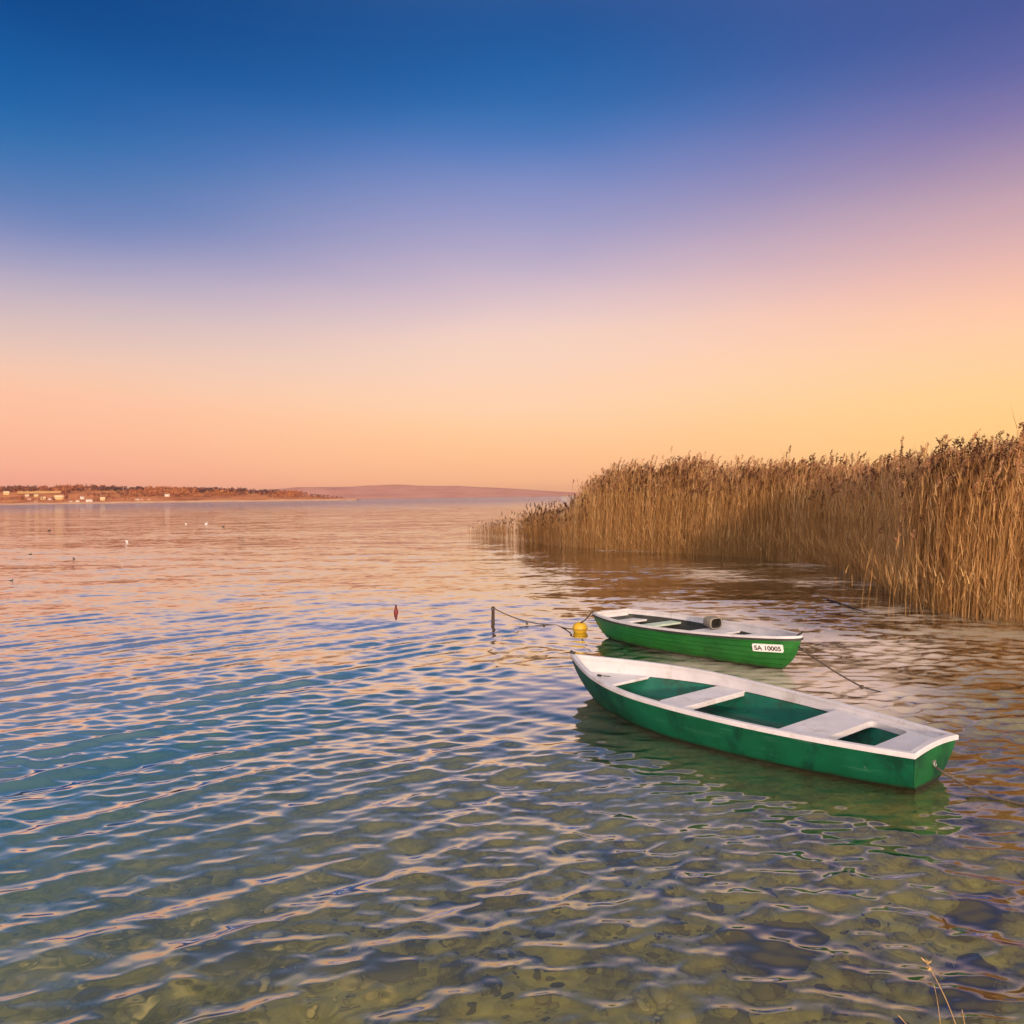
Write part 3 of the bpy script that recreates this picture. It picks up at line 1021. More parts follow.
M_WOOD = worn('weathered_wood', (0.025, 0.015, 0.012), (0.06, 0.035, 0.025), rough=0.85, scale=12, stretch=(1, 1, .15))


def add_slime(m, top=.07, col=(.018, .03, .012)):
    """weed and dirt dried on above the waterline, with a ragged edge"""
    t = m.node_tree; b = t.nodes['Principled BSDF']
    src = b.inputs['Base Color'].links[0].from_socket
    tc = nd(t, 'ShaderNodeTexCoord'); sp = nd(t, 'ShaderNodeSeparateXYZ'); t.links.new(tc.outputs['Object'], sp.inputs[0])
    n = noise_node(t, 3.0, 6, (1, 1, .5), rough=.7)
    k = nd(t, 'ShaderNodeMath', operation='MULTIPLY_ADD'); k.inputs[1].default_value = .16; k.inputs[2].default_value = top - .08
    t.links.new(n.outputs['Fac'], k.inputs[0])
    d = nd(t, 'ShaderNodeMath', operation='SUBTRACT'); t.links.new(k.outputs[0], d.inputs[0]); t.links.new(sp.outputs['Z'], d.inputs[1])
    r = nd(t, 'ShaderNodeMapRange'); r.inputs['From Min'].default_value = -.012; r.inputs['From Max'].default_value = .03; r.inputs['To Max'].default_value = .8
    t.links.new(d.outputs[0], r.inputs['Value'])
    mx = nd(t, 'ShaderNodeMix', data_type='RGBA'); mx.inputs['B'].default_value = tuple(col) + (1,)
    t.links.new(r.outputs[0], mx.inputs['Factor']); t.links.new(src, mx.inputs['A'])
    t.links.new(mx.outputs['Result'], b.inputs['Base Color'])


def add_stains(m, col, scale, stretch, lo, amount):
    """thin dirty streaks and rub marks"""
    t = m.node_tree; b = t.nodes['Principled BSDF']
    src = b.inputs['Base Color'].links[0].from_socket
    n = noise_node(t, scale, 7, stretch, rough=.75)
    r = nd(t, 'ShaderNodeMapRange'); r.inputs['From Min'].default_value = lo; r.inputs['From Max'].default_value = lo + .12; r.inputs['To Max'].default_value = amount
    t.links.new(n.outputs['Fac'], r.inputs['Value'])
    mx = nd(t, 'ShaderNodeMix', data_type='RGBA'); mx.inputs['B'].default_value = tuple(col) + (1,)
    t.links.new(r.outputs[0], mx.inputs['Factor']); t.links.new(src, mx.inputs['A'])
    t.links.new(mx.outputs['Result'], b.inputs['Base Color'])


for _m in (M_G1, M_G1T): add_slime(_m, .045); add_stains(_m, (.06, .20, .13), 7, (.25, .25, 3), .57, .6); add_stains(_m, (.002, .028, .018), 2.5, (1, 1, .4), .50, .75); add_stains(_m, (.4, .42, .38), 16, (.5, .5, .5), .68, .7)
add_slime(M_G2, .05); add_stains(M_G2, (.16, .33, .16), 8, (.25, .25, 3), .62, .5); add_stains(M_G2, (.003, .04, .008), 3, (1, 1, .4), .55, .6)
for _m in (M_W1, M_W2): add_stains(_m, (.34, .29, .24), 3.2, (1, 1, 1), .54, .55); add_stains(_m, (.2, .16, .12), 26, (.4, 1, 1), .63, .6)
add_stains(M_G1IN, (.03, .035, .02), 2.6, (1, 1, 1), .52, .7)


class Hull:
    def __init__(s, L, W, s0, p, k, q, z0, z1, z2, Ww, kw, pw, rb, rs, qw, draft=.13, laps=0, eb=1.9, es=1.2):
        s.__dict__.update(locals())
    def prof(s, t, W, k, p, q):
        a = max(0, (t - s.s0) / (1 - s.s0)); b = max(0, (s.s0 - t) / s.s0)
        return W * max(0, 1 - a ** p) ** q * (1 - k * b * b)
    def sheer(s, t): return s.z0 + s.z1 * t + s.z2 * t * t
    def w(s, t): return s.prof(t, s.W, s.k, s.p, s.q)
    def ww(s, t): return s.prof(t, s.Ww, s.kw, s.pw, s.qw)
    def pt(s, t, f, side, inset=0.0, lap=True):
        """f: 1 at the gunwale, 0 at the water, -1 at the keel"""
        zs = s.sheer(t); ug = t * s.L
        uw = s.rs + t * (s.L - s.rb - s.rs)
        if f >= 0:
            z = zs * f
            e = s.eb if t > .5 else s.es
            u = uw + (ug - uw) * (1 - (1 - f) ** e)
            y = s.ww(t) + (s.w(t) - s.ww(t)) * f ** .55
        else:
            z = s.draft * f * (1 - .75 * max(0, (t - .75) / .25) ** 2) * (1 - .6 * max(0, (.2 - t) / .2))
            u = uw - (0.10 * (-f) * t)
            y = s.ww(t) * math.sqrt(max(0, 1 - f * f))
        if lap and s.laps and f > 0:
            ph = (f * s.laps) % 1.0
            y += (.022 * (1 - ph) if ph > .085 else -.012) * min(1, s.w(t) / .25)
        y = max(0, y - inset)
        return Vector((u, side * y, z))


def hull_outer(h, e, mats, name='hull', n=56):
    fs = [1 - i / 12 for i in range(13)] if not h.laps else sorted({round(x, 5) for i in range(h.laps) for x in (i / h.laps + 1e-4, (i + .08) / h.laps, (i + .10) / h.laps, (i + .5) / h.laps, (i + 1) / h.laps - 1e-4)} | {0.0}, reverse=True)
    fs = list(fs) + [-.15, -.35, -.6, -.85, -1.0]
    ts = [i / (n - 1) for i in range(n)]
    ts = [t + .0 for t in ts]
    m = MB(); ring = len(fs) * 2 - 1
    vs = []
    for t in ts:
        for f in fs: vs.append(h.pt(t, f, 1))
        for f in fs[-2::-1]: vs.append(h.pt(t, f, -1))
    faces, mi = [], []
    for i in range(n - 1):
        for j in range(ring - 1):
            faces.append((i * ring + j, i * ring + j + 1, (i + 1) * ring + j + 1, (i + 1) * ring + j))
    b = len(m.v)
    m.v += [tuple(v) for v in vs]
    for f in faces:
        zc = sum(vs[i].z for i in f) / 4
        m.f.append(f); m.m.append(1 if zc < .018 else 0); m.sm.append(not h.laps)
    o = m.build(name, mats, e)
    return o


def transom(h, e, mats, arch=0.03, th=.03):
    """flat stern board, slightly arched along the top"""
    fs = [1, .85, .7, .55, .4, .28, .18, .1, .04, 0, -.2, -.45, -.7, -.9]
    A = [h.pt(0, f, 1, lap=False) for f in fs]; B = [h.pt(0, f, -1, lap=False) for f in fs]
    m = MB()
    off = Vector((-.004, 0, 0))
    vs, fc = [], []
    K = 9
    for a, b, f in zip(A, B, fs):
        for k in range(K):
            u = k / (K - 1)
            p = a.lerp(b, u)
            if f > .5: p = p + Vector((0, 0, arch * (1 - (2 * u - 1) ** 2) * (f - .5) * 2))
            vs.append(p + off)
    n = len(vs)
    vs += [v + Vector((th, 0, 0)) for v in vs]
    R_ = len(fs)
    for i in range(R_ - 1):
        for k in range(K - 1):
            q = (i * K + k, i * K + k + 1, (i + 1) * K + k + 1, (i + 1) * K + k)
            zc = sum(vs[x].z for x in q) / 4
            m.f.append(q); m.m.append(1 if zc < .03 else 0); m.sm.append(False)
            m.f.append(tuple(x + n for x in q[::-1])); m.m.append(2); m.sm.append(False)
    for k in range(K - 1):
        m.f.append((k, k + 1, n + k + 1, n + k)); m.m.append(2); m.sm.append(False)
    m.v = [tuple(v) for v in vs]
    return m.build('transom', mats, e)


def strip_inner(h, e, name, mat, z_top, z_bot, inset, t0=0.01, t1=.985, n=60, floor=False):
    """inner face of the sides between two heights (functions of t); with a floor between the lower edges"""
    vs = []; m = MB(); K = 4
    for i in range(n):
        t = t0 + (t1 - t0) * i / (n - 1)
        zs = h.sheer(t)
        row = []
        for side in (1, -1):
            r = []
            for k in range(K):
                z = z_top(t) + (z_bot(t) - z_top(t)) * k / (K - 1)
                p = h.pt(t, max(.02, z / zs), side, inset, lap=False)
                r.append(Vector((p.x, p.y, z)))
            row += r if side == 1 else r[::-1]
        vs += row
    C = 2 * K
    fcs = []
    for i in range(n - 1):
        for k in range(C - 1):
            if k == K - 1 and not floor: continue
            fcs.append((i * C + k, i * C + k + 1, (i + 1) * C + k + 1, (i + 1) * C + k))
    for i in (0, n - 1):
        if floor: fcs.append(tuple(i * C + k for k in range(C)))
    m.add(vs, fcs, 0, False)
    return m.build(name, mat, e)


def t_of(h, u, z):
    """station whose skin at height z lies at u"""
    lo, hi = 0.0, 1.0
    for _ in range(40):
        mid = (lo + hi) / 2
        if h.pt(mid, max(.02, z / h.sheer(mid)), 1, lap=False).x < u: lo = mid
        else: hi = mid
    return (lo + hi) / 2


def half_at(h, u, z, inset):
    t = t_of(h, u, z)
    return max(.004, h.pt(t, max(.02, z / h.sheer(t)), 1, inset, lap=False).y)


def gunwale(h, e, mats, wout, win, zt, zb, close_stern=True, n=64, name='gunwale', arch=0.0, mi_side=0):
    """rail round the rim: up one side, round the stem, down the other"""
    path = []
    for i in range(n):
        t = i / (n - 1); t = 1 - (1 - t) ** 1.25
        path.append(h.pt(t, 1, 1, lap=False))
    for i in range(n - 2, -1, -1):
        t = i / (n - 1); t = 1 - (1 - t) ** 1.25
        path.append(h.pt(t, 1, -1, lap=False))
    if close_stern:
        a, b = path[-1], path[0]
        for k in range(1, 9):
            u = k / 9
            path.append(a.lerp(b, u) + Vector((0, 0, arch * (1 - (2 * u - 1) ** 2))))
    N = len(path); vs = []
    for i, p in enumerate(path):
        pa = path[(i - 1) % N] if (close_stern or i) else p
        pb = path[(i + 1) % N] if (close_stern or i < N - 1) else p
        d1 = Vector(((p - pa).x, (p - pa).y, 0)); d2 = Vector(((pb - p).x, (pb - p).y, 0))
        d1 = d1.normalized() if d1.length > 1e-6 else d2.normalized(); d2 = d2.normalized() if d2.length > 1e-6 else d1
        n1 = Vector((d1.y, -d1.x, 0)); n2 = Vector((d2.y, -d2.x, 0))
        nn = (n1 + n2)
        nn = nn.normalized() if nn.length > 1e-3 else Vector((1, 0, 0))
        ml = min(1.6, 1 / max(.35, nn.dot(n2)))
        # outward is to the right of travel going up the port side reversed; check against the centreline
        cen = Vector((h.L * .45, 0, 0))
        if nn.dot(Vector((p.x - cen.x, p.y, 0))) < 0: nn = -nn
        wi = min(win, max(.004, abs(p.y) * .9)) if p.x > h.L * .6 else win
        o_, i_ = p + nn * wout * ml, p - nn * wi * ml
        c = .007
        vs += [o_ + Vector((0, 0, zb)), o_ + Vector((0, 0, zt - c)), p + nn * (wout - c) * ml + Vector((0, 0, zt)),
               i_ + nn * c + Vector((0, 0, zt)), i_ + Vector((0, 0, zt - c)), i_ + Vector((0, 0, zb))]
    fcs = []
    rng_ = range(N) if close_stern else range(N - 1)
    for i in rng_:
        j = (i + 1) % N
        for k in range(6):
            fcs.append((i * 6 + k, i * 6 + (k + 1) % 6, j * 6 + (k + 1) % 6, j * 6 + k))
    m = MB(); m.add(vs, fcs, 0, False)
    if not close_stern:
        m.add([vs[k] for k in range(6)], [(0, 1, 2, 3, 4, 5)]); m.add(vs[-6:], [(5, 4, 3, 2, 1, 0)])
    return m.build(name, mats, e)


def seat(h, e, name, mat, u0, u1, z, th, inset, hole=None, n=16, bevel=.008):
    """board across the hull; hole = (u0, u1, margin to the sides) leaves an opening with rounded corners"""
    m = MB()
    us = [u0 + (u1 - u0) * i / (n - 1) for i in range(n)]
    def slab(poly):
        k = len(poly)
        vs = [Vector((x, y, z)) for x, y in poly] + [Vector((x, y, z - th)) for x, y in poly]
        f = [tuple(range(k)), tuple(range(2 * k - 1, k - 1, -1))] + [(i, i + k, (i + 1) % k + k, (i + 1) % k) for i in range(k)]
        m.add(vs, f)
    if hole is None:
        slab([(u, half_at(h, u, z, inset)) for u in us] + [(u, -half_at(h, u, z, inset)) for u in us[::-1]])
        return m.build(name, mat, e, bevel)
    a, b, mg = hole
    # frame: outer outline and a rounded inner outline, bridged
    inner = []
    cr = .09
    for side, uu in ((1, 0), (-1, 0)):
        pass
    ya = half_at(h, a, z, inset) - mg; yb = half_at(h, b, z, inset) - mg
    corners = [(a, ya), (b, yb), (b, -yb), (a, -ya)]
    for i, c in enumerate(corners):
        p, q = Vector(corners[i - 1]), Vector(corners[(i + 1) % 4]); cc = Vector(c)
        d0, d1 = (p - cc).normalized(), (q - cc).normalized()
        for k in range(6):
            s = k / 5
            inner.append((cc + d0 * cr * (1 - s) ** 2 + d1 * cr * s ** 2))
    # outer ring sampled by ray from the hole centre through the inner points
    outer = []
    cen = Vector(((a + b) / 2, 0))
    for p in inner:
        d = (p - cen)
        t = 1.0
        best = p
        for s in [1 + .01 * k for k in range(0, 600)]:
            q = cen + d * s
            if q.x < u0 or q.x > u1 or abs(q.y) > half_at(h, min(max(q.x, u0), u1), z, inset): break
            best = q
        outer.append(best)
    for c in [(u0, 1), (u0, -1), (u1, 1), (u1, -1)]:
        y = half_at(h, c[0], z, inset) * c[1]
        v = Vector((c[0], y))
        j = min(range(len(outer)), key=lambda i: (outer[i] - v).length)
        outer[j] = v
    k = len(inner)
    vs = [(p.x, p.y, z) for p in inner] + [(p.x, p.y, z) for p in outer] + [(p.x, p.y, z - th) for p in inner] + [(p.x, p.y, z - th) for p in outer]
    f = []
    for i in range(k):
        j = (i + 1) % k
        f += [(i, j, k + j, k + i), (2 * k + i, 3 * k + i, 3 * k + j, 2 * k + j), (i, 2 * k + i, 2 * k + j, j), (k + i, k + j, 3 * k + j, 3 * k + i)]
    m.add(vs, f)
    return m.build(name, mat, e, 0)


def ring_bolt(e, loc, mat, r=.022, name='ring_bolt', axis='X'):
    m = MB()
    pts = []
    for k in range(13):
        t = 2 * math.pi * k / 12
        pts.append(Vector(loc) + Vector((-.012, math.cos(t) * r, math.sin(t) * r - r)))
    m.tube(pts, .005, 6, cap=False)
    m.box(Vector(loc) + Vector((-.004, 0, 0)), (.012, .05, .03))
    return m.build(name, mat, e)


# --- the near boat
H1 = Hull(4.8627, .8221, .5724, 1.9633, .4844, 1.1135, .3904, -.0584, .1705, .6656, .7, 1.3003, .454, .0851, .6732, es=1.3)
B1 = (3.8227, 7.2253, 2.2419)
b1 = empty('rowing_boat', (B1[0], B1[1], 0), B1[2])
tag(b1, 'teal green rowing boat with wide white rim and three white benches, nearest the camera', 'boat', 'moored rowing boats')
hull_outer(H1, b1, [M_G1, M_WATERLINE])
transom(H1, b1, [M_G1T, M_WATERLINE, M_W1])
Z_S = .30
strip_inner(H1, b1, 'liner', M_W1, lambda t: H1.sheer(t) - .004, lambda t: Z_S - .01, .045, t0=.008)
strip_inner(H1, b1, 'well', M_G1IN, lambda t: Z_S - .012, lambda t: .075, .07, t0=.02, t1=.93, floor=True)
m = MB()     # added slatted boards, coloured dark for the shade low in the well
for k in range(-3, 4):
    y = k * .125
    us = [.5 + 3.7 * i / 14 for i in range(15)]
    us = [u for u in us if half_at(H1, u, .10, .09) > abs(y) + .055]
    if len(us) > 2:
        a, b = us[0], us[-1]
        m.box(((a + b) / 2, y, .088), (b - a, .105, .016))
m.build('floorboards', worn('shade_green_boards', (.004, .05, .036), (.012, .085, .06), .55, 5, c3=(.04, .045, .03), wear=.6), b1, .003)
gunwale(H1, b1, M_W1, .016, .05, .016, -.03, arch=.03)
seat(H1, b1, 'bow_seat', M_W1, 3.86, 4.66, Z_S, .035, .046)
seat(H1, b1, 'thwart', M_W1, 2.56, 2.95, Z_S, .06, .046)
seat(H1, b1, 'stern_bench', M_W1, .06, 1.33, Z_S + .035, .06, .046, hole=(.44, .87, .05))
ring_bolt(b1, (.02, 0.0, .235), M_METAL)
m = MB()     # stem fitting
m.tube([(H1.L - .05, 0, .50), (H1.L - .02, 0, .545), (H1.L + .012, 0, .55)], [.014, .017, .016], 8)
m.tube([(H1.L - .03, -.045, .535), (H1.L - .02, .045, .535)], .009, 8)
m.build('bow_cleat', M_RUB, b1)
m = MB()     # rowlock pin on the near side of the middle bench
m.tube([(2.82, .53, Z_S - .01), (2.82, .53, Z_S + .075)], .008, 8); m.tube([(2.82, .53, Z_S + .002), (2.82, .53, Z_S + .02)], .018, 8)
m.build('rowlock', M_RUB, b1)
m = MB()     # small latch lying on the bow seat
m.box((4.3, .02, Z_S + .012), (.06, .03, .022)); m.tube([(4.24, .02, Z_S + .016), (4.15, -.03, Z_S + .016)], .006, 6)
m.build('latch', M_RUB, b1)

# --- the farther, clinker-built boat
H2 = Hull(4.341, .7335, .3398, 1.7459, .4016, .5398, .4474, -.0712, .1741, .3158, .3061, 1.3004, .33, .2744, .7657, laps=6, eb=2.3, es=1.6)
H2.Ww = .42
B2 = (1.8973, 15.5503, -.9886)
b2 = empty('rowing_boat', (B2[0], B2[1], 0), B2[2])
tag(b2, 'grass green clinker rowing boat with a white number plate, moored behind the teal one', 'boat', 'moored rowing boats')
hull_outer(H2, b2, [M_G2, M_WATERLINE])
transom(H2, b2, [M_G2, M_WATERLINE, M_W2], arch=0.0)
strip_inner(H2, b2, 'liner', M_W2, lambda t: H2.sheer(t) - .004, lambda t: .365, .04, t0=.008)
strip_inner(H2, b2, 'well', M_IN2, lambda t: .363, lambda t: .09, .06, t0=.04, t1=.93, floor=True)
gunwale(H2, b2, M_W2, .012, .05, .014, -.02, arch=0.0)
gunwale(H2, b2, M_RUB, .022, .004, -.022, -.05, close_stern=False, name='rubbing_strake')
seat(H2, b2, 'bow_deck', M_W2, 3.15, 4.2, .40, .03, .03)
seat(H2, b2, 'thwart', M_MINT, 1.02, 1.28, .33, .035, .045)
seat(H2, b2, 'middle_thwart', M_W2, 2.2, 2.75, .37, .035, .045)
seat(H2, b2, 'stern_bench', M_W2, .12, .5, .30, .035, .045)
m = MB()
m.tube([(H2.L - .06, 0, .55), (H2.L - .02, 0, .585), (H2.L + .02, 0, .60), (H2.L + .04, .01, .64)], [.012, .014, .012, .008], 8)
m.build('bow_cleat', M_RUB, b2)
m = MB()
m.lathe([(.0, -.02), (.016, -.02), (.02, 0), (.016, .02), (0, .02)], 10)
k = m.build('corner_knob', M_RUB, b2); c = H2.pt(0, 1, -1, lap=False); k.location = (c.x, c.y, c.z + .02)
m = MB()
m.lathe([(.0, -.01), (.014, -.008), (.02, 0), (.014, .008), (0, .01)], 10)
c = H2.pt(.30, .90, -1); k = m.build('fairlead', M_W2, b2); k.location = c + Vector((0, -.006, 0)); k.rotation_euler = (R(90), 0, 0)


def number_plate():
    """rounded white plate with the registration, lying on the planking near the stem"""
    a, b = H2.pt(.872, .84, -1, lap=False), H2.pt(.965, .84, -1, lap=False)
    a2, b2_ = H2.pt(.872, .54, -1, lap=False), H2.pt(.965, .54, -1, lap=False)
    cen = (a + b + a2 + b2_) / 4
    x = ((b - a) + (b2_ - a2)).normalized()
    up = ((a - a2) + (b - b2_)).normalized()
    nrm = x.cross(up).normalized(); up = nrm.cross(x).normalized()
    w, hh, r = .46, .125, .02
    M = Matrix(((x.x, up.x, nrm.x, 0), (x.y, up.y, nrm.y, 0), (x.z, up.z, nrm.z, 0), (0, 0, 0, 1)))
    M = Matrix.Translation(cen + nrm * .034) @ M
    out = []
    for cx, cy, a0 in ((w / 2 - r, hh / 2 - r, 0), (-w / 2 + r, hh / 2 - r, 90), (-w / 2 + r, -hh / 2 + r, 180), (w / 2 - r, -hh / 2 + r, 270)):
        for q in range(5):
            t = R(a0 + q * 22.5); out.append((cx + r * math.cos(t), cy + r * math.sin(t)))
    n = len(out); mb = MB()
    mb.add([M @ Vector((p[0], p[1], 0)) for p in out] + [M @ Vector((p[0], p[1], -.02)) for p in out],
           [tuple(range(n)), tuple(range(2 * n - 1, n - 1, -1))] + [(i, i + n, (i + 1) % n + n, (i + 1) % n) for i in range(n)], 0)
    cu = bpy.data.curves.new('plate_text', 'FONT')
    cu.body = 'SA 10005'
    cu.size = .125; cu.align_x = 'CENTER'; cu.align_y = 'CENTER'; cu.extrude = .001; cu.offset = .0028
    to = bpy.data.objects.new('plate_text', cu); COL.objects.link(to)
    bpy.context.view_layer.update()
    tm = to.evaluated_get(bpy.context.evaluated_depsgraph_get()).to_mesh()
    tv = [v.co.copy() for v in tm.vertices]; tf = [tuple(p.vertices) for p in tm.polygons]
    x0, x1 = min(v.x for v in tv), max(v.x for v in tv)
    y0, y1 = min(v.y for v in tv), max(v.y for v in tv)
    s = .40 / (x1 - x0)
    sy = .078 / (y1 - y0)
    mb.add([M @ Vector(((v.x - (x0 + x1) / 2) * s, (v.y - (y0 + y1) / 2) * sy, .0025 + v.z)) for v in tv], tf, 1)
    bpy.data.objects.remove(to); bpy.data.curves.remove(cu)
    o = mb.build('number_plate', [worn('plate_white', (.72, .72, .74), (.8, .8, .8), .4, 8), M_RUB], b2)


number_plate()


def tub():
    """grey weathered tub lying on its side on the boat's far rim"""
    m = MB()
    M = Matrix.Rotation(R(90), 4, 'Y')
    n = 20
    prof_o = [(.105, -.12), (.112, -.10), (.125, .09), (.128, .12)]
    prof_i = [(.108, .12), (.10, .06), (.09, -.09)]
    prof = prof_o + prof_i
    vs, fs = [], []
    for r, z in prof:
        for k in range(n):
            t = 2 * math.pi * k / n
            # squarish section, flattened below
            c, s = math.cos(t), math.sin(t)
            q = (abs(c) ** 4 + abs(s) ** 4) ** -.25
            vs.append(Vector((z, r * c * q * 1.1, r * s * q * .82)))
    for i in range(len(prof) - 1):
        for k in range(n):
            fs.append((i * n + k, i * n + (k + 1) % n, (i + 1) * n + (k + 1) % n, (i + 1) * n + k))
    fs.append(tuple(range(n))); fs.append(tuple((len(prof) - 1) * n + k for k in range(n)))
    m.add(vs, fs, 0, True)
    for q in range(len(m.f)):
        if q >= 4 * n and q != len(fs) - 2: m.m[q] = 1
    o = m.build('tub', [worn('grey_plastic', (.17, .155, .125), (.26, .235, .19), .7, 9, c3=(.1, .09, .07), wear=.6), worn('shaded_inside', (.012, .011, .01), (.03, .027, .024), .8, 9)])  # inner faces coloured near black for the shade inside the opening
    c = Matrix.Translation((B2[0], B2[1], 0)) @ Matrix.Rotation(B2[2], 4, 'Z') @ Vector((2.33, .30, .49))
    o.location = c
    o.rotation_euler = (0, R(4), B2[2] + R(-8)); o.scale = (.92, .88, .9)
    tag(o, 'weathered grey tub lying on its side on the farther green boat', 'tub')


tub()

# ------------------------------------------------------------------ buoys, post, ropes
def local(B, v): return Matrix.Translation((B[0], B[1], 0)) @ Matrix.Rotation(B[2], 4, 'Z') @ Vector(v)


M_YEL = worn('faded_yellow_plastic', (.50, .30, .012), (.60, .39, .03), .45, 8, c3=(.35, .22, .03), wear=.66)
M_RED = worn('dark_red_plastic', (.11, .006, .006), (.17, .012, .01), .5, 9)
yb = at(580, 632)
e = empty('mooring_buoy', (yb.x, yb.y, .06)); tag(e, 'round yellow mooring buoy floating left of the farther boat', 'buoy')
m = MB()
m.lathe([(.0, -.12), (.06, -.115), (.11, -.08), (.143, -.02), (.147, .03), (.135, .075), (.10, .115), (.05, .135), (.0, .138)], 22)
m.build('float', M_YEL, e)
m = MB(); m.lathe([(.149, -.012), (.154, -.008), (.154, .012), (.149, .016)], 22); m.build('band', worn('grimy_yellow', (.3, .18, .02), (.4, .25, .03), .7, 12), e)
m = MB(); m.tube([Vector((.03 * math.cos(k * math.pi / 8), 0, .132 + .035 * math.sin(k * math.pi / 8))) for k in range(9)], .008, 6); m.build('lifting_eye', M_METAL, e)

rb = at(396, 613)
e = empty('marker_buoy', (rb.x, rb.y, 0), .3); e.scale = (.72, .72, .8); tag(e, 'small dark red cone shaped marker buoy floating alone in open water', 'buoy')
m = MB(); m.lathe([(0, -.1), (.055, -.09), (.075, -.02), (.07, .05), (.045, .13), (.03, .2), (0, .21)], 16); m.build('float', M_RED, e)
m = MB(); m.lathe([(0, .195), (.03, .2), (.034, .22), (.02, .245), (0, .25)], 12); m.build('cap', M_RUB, e)

pp = at(493, 624)
e = empty('mooring_post', (pp.x, pp.y, 0)); tag(e, 'thin dark wooden post rising from the water with a rope tied to it', 'post')
m = MB(); m.tube([(0, 0, -1.0), (0.0, 0, 0), (.004, 0, .2), (.008, 0, .37)], [.045, .04, .036, .033], 10); m.build('pole', M_WOOD, e)
m = MB()
for k in range(3):
    m.tube([Vector((.008 + .04 * math.cos(q * math.pi / 6), .04 * math.sin(q * math.pi / 6), .315 + k * .014)) for q in range(13)], .008, 6, cap=False)
m.build('rope_turns', M_ROPE, e)


def sag(a, b, drop, n=16):
    a, b = Vector(a), Vector(b)
    return [a.lerp(b, i / n) + Vector((0, 0, -drop * 4 * (i / n) * (1 - i / n))) for i in range(n + 1)]


def rope(label, chains, r=.011, knots=()):
    m = MB()
    for c in chains: m.tube(c, r, 6)
    for p in knots:
        p = Vector(p)
        M = Matrix.Translation(p)
        m.lathe([(0, -.03), (.02, -.025), (.03, 0), (.02, .025), (0, .03)], 8, mat=M)
    o = m.build('mooring_rope', M_ROPE)
    tag(o, label, 'rope', 'mooring ropes')


pt_top = Vector((pp.x + .03, pp.y, .33))
dip = at(540, 624, .03)
dip2 = at(556, 625, .0)
bu = Vector((yb.x - .14, yb.y, .06))
cor = local(B2, H2.pt(0, 1, -1, lap=False))
cor = Vector(cor) + Vector((-.02, 0, .03))
rope('rope from the wooden post past the yellow buoy to the stern of the farther boat',
     [sag(pt_top, dip, .05, 10) + sag(dip, dip2, .0, 3)[1:] + sag(dip2, bu, .02, 6)[1:], sag(Vector((yb.x, yb.y, .17)), cor, .03, 8)], .013,
     [at(527, 623.5, .05), at(544, 625, .02)])
st = local(B2, (H2.L - .07, 0, .42))
w1 = at(862, 687, .03)
w2 = at(900, 697, -.03)
rope('rope running from the bow of the numbered boat down into the water on the right', [sag(st, w1, .03, 12) + sag(w1, w2, 0, 5)[1:]], .011, [Vector(st).lerp(w1, .12), w1])
s3 = local(B1, (-.0, -.0, .19))
w3 = at(1026, 804, .02); w4 = at(1120, 840, -.1)
rope('rope running from the flat stern of the near teal boat into the water', [sag(s3, w3, .06, 12) + sag(w3, w4, .05, 6)[1:]], .012)

# ------------------------------------------------------------------ water birds
def bird_mesh(name, mat, s, parent=None, up=1.0):
    """body with breast, tail, neck and head as one skin: rings along the back line, then the neck"""
    prof = [(-.22, .055, .008), (-.17, .05, .03), (-.10, .045, .065), (0, .045, .085), (.09, .05, .078), (.14, .075, .055), (.16, .12, .036), (.165, .16, .030), (.175, .185, .036), (.195, .195, .034), (.225, .188, .016), (.255, .178, .007)]
    V, F = [], []; n = 12
    for i, (x, z, r) in enumerate(prof):
        a = prof[max(i - 1, 0)]; b = prof[min(i + 1, len(prof) - 1)]
        d = Vector((b[0] - a[0], 0, b[1] - a[1])).normalized()
        u = Vector((-d.z, 0, d.x))
        for k in range(n):
            t = 2 * math.pi * k / n
            V.append((Vector((x, 0, z)) + u * r * math.sin(t) * (.8 if i < 5 else 1) + Vector((0, 1, 0)) * r * math.cos(t) * (1.15 if i < 5 else .9)) * s)
    for i in range(len(prof) - 1):
        for k in range(n):
            F.append((i * n + k, i * n + (k + 1) % n, (i + 1) * n + (k + 1) % n, (i + 1) * n + k))
    m = MB(); m.add(V, F + [tuple(range(n)), tuple((len(prof) - 1) * n + k for k in range(n))], 0, True)
    return m.build(name, mat, parent)


M_DUCK = worn('dark_plumage', (.02, .016, .014), (.05, .04, .035), .7, 14)
M_GULL = worn('white_plumage', (.72, .70, .68), (.82, .8, .78), .7, 14)
BIRDS = [(74, 559, .34, M_DUCK, 'duck', 'dark duck with raised head, nearest of the birds on the open water', 2.6),
         (30, 554.5, .32, M_DUCK, 'duck', 'dark low duck near the left edge, farther out than the nearest duck', .3),
         (11, 581, .26, M_DUCK, 'duck', 'dark duck at the very left edge, low in a wave trough', .2),
         (49, 530.5, .55, M_DUCK, 'duck', 'tiny dark duck, the farthest one out towards the village', .5),
         (127, 541.5, .42, M_GULL, 'gull', 'white gull sitting on the water right of the ducks', 2.9),
         (206, 524, .62, M_GULL, 'gull', 'white gull far out, right one of the distant pair', .2),
         (186, 524, .45, M_GULL, 'gull', 'white gull far out, smaller left one of the distant pair', 2.8),
         (223, 527, .6, M_DUCK, 'duck', 'small dark duck just right of the distant pair of gulls', .1)]
for px, py, s, mt, nm, lb, rz in BIRDS:
    p = at(px, py)
    o = bird_mesh(nm, mt, s * .6 / .48)
    o.location = (p.x, p.y, .0); o.rotation_euler = (0, 0, rz)
    tag(o, lb, nm, 'water birds')

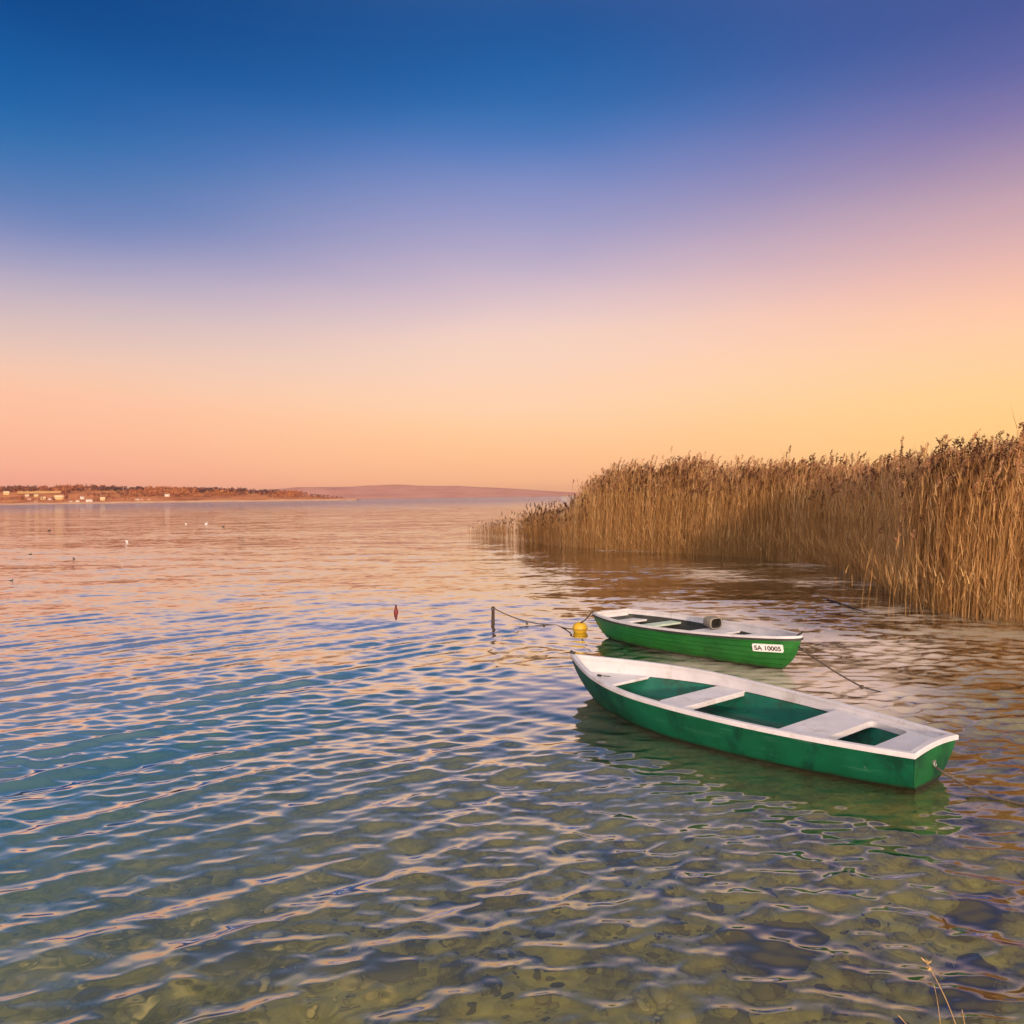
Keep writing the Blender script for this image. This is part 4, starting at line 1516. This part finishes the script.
# ------------------------------------------------------------------ dry stalks at the camera's feet, floating stick
M_STRAW = worn('dry_straw', (.46, .28, .10), (.62, .42, .18), .7, 20)


def stalk(pts, r, label, ears=False):
    m = MB(); m.tube(pts, [q * .62 for q in r], 6)
    if ears:
        p = Vector(pts[-1]); d = (p - Vector(pts[-2])).normalized()
        g = random.Random(3)
        for k in range(9):
            b = p - d * .012 * k
            q = b + (d + Vector((g.gauss(0, .4), g.gauss(0, .4), g.gauss(0, .3)))).normalized() * .03
            m.tube([b, (b + q) / 2, q], [.0018, .003, .0008], 5)
    o = m.build('grass_stalk', M_STRAW); tag(o, label, 'grass stalk', 'dry stalks at the near bank')


def curve_px(p3):
    (x0, y0, z0), (x1, y1, z1), (x2, y2, z2) = p3
    A, B, C = at(x0, y0, z0), at(x1, y1, z1), at(x2, y2, z2)
    return [A * (1 - t) ** 2 + B * 2 * t * (1 - t) + C * t * t for t in [i / 12 for i in range(13)]]


stalk(curve_px([(962, 1045, .05), (950, 1000, .45), (926, 962, .75)]), [.0042 - .0025 * i / 12 for i in range(13)], 'longest golden dry grass stalk bending left over the shallows', True)
stalk(curve_px([(942, 1040, .05), (939, 1005, .3), (934, 985, .5)]), [.003 - .0015 * i / 12 for i in range(13)], 'thin pale dry stalk just left of the longest golden stalk')
stalk(curve_px([(968, 1045, .05), (965, 1025, .2), (962, 1010, .35)]), [.0036 - .0014 * i / 12 for i in range(13)], 'short dry stalk with a thick tip right of the longest golden stalk')
stalk(curve_px([(925, 1045, .05), (912, 1030, .2), (898, 1015, .3)]), [.004 - .002 * i / 12 for i in range(13)], 'dry stalk leaning low to the left at the bottom edge')
m = MB(); a, b = at(823, 598, .01), at(868, 613, .02)
m.tube([a, a.lerp(b, .3) + Vector((0, .03, .015)), a.lerp(b, .65) + Vector((0, -.03, .0)), b], [.012, .02, .02, .012], 8)
m.tube([a.lerp(b, .55), a.lerp(b, .6) + Vector((.15, -.3, .05))], [.012, .006], 6)
tag(m.build('floating_branch', M_WOOD), 'dark wet branch floating in front of the reed bed', 'branch')

# ------------------------------------------------------------------ the air over the lake
hm = bpy.data.materials.new('haze'); hm.use_nodes = True
ht = hm.node_tree; ht.nodes.clear()
ho = nd(ht, 'ShaderNodeOutputMaterial')
hv = nd(ht, 'ShaderNodeVolumePrincipled')
hv.inputs['Color'].default_value = (0.98, 0.66, 0.56, 1)
hv.inputs['Density'].default_value = 5e-5
hv.inputs['Anisotropy'].default_value = 0.6
ht.links.new(hv.outputs[0], ho.inputs['Volume'])
m = MB(); m.box((0, 4000, 43), (17000, 8400, 96))
hz = m.build('haze', hm)
tag(hz, 'thin pink evening haze over the lake', 'haze', kind='stuff')
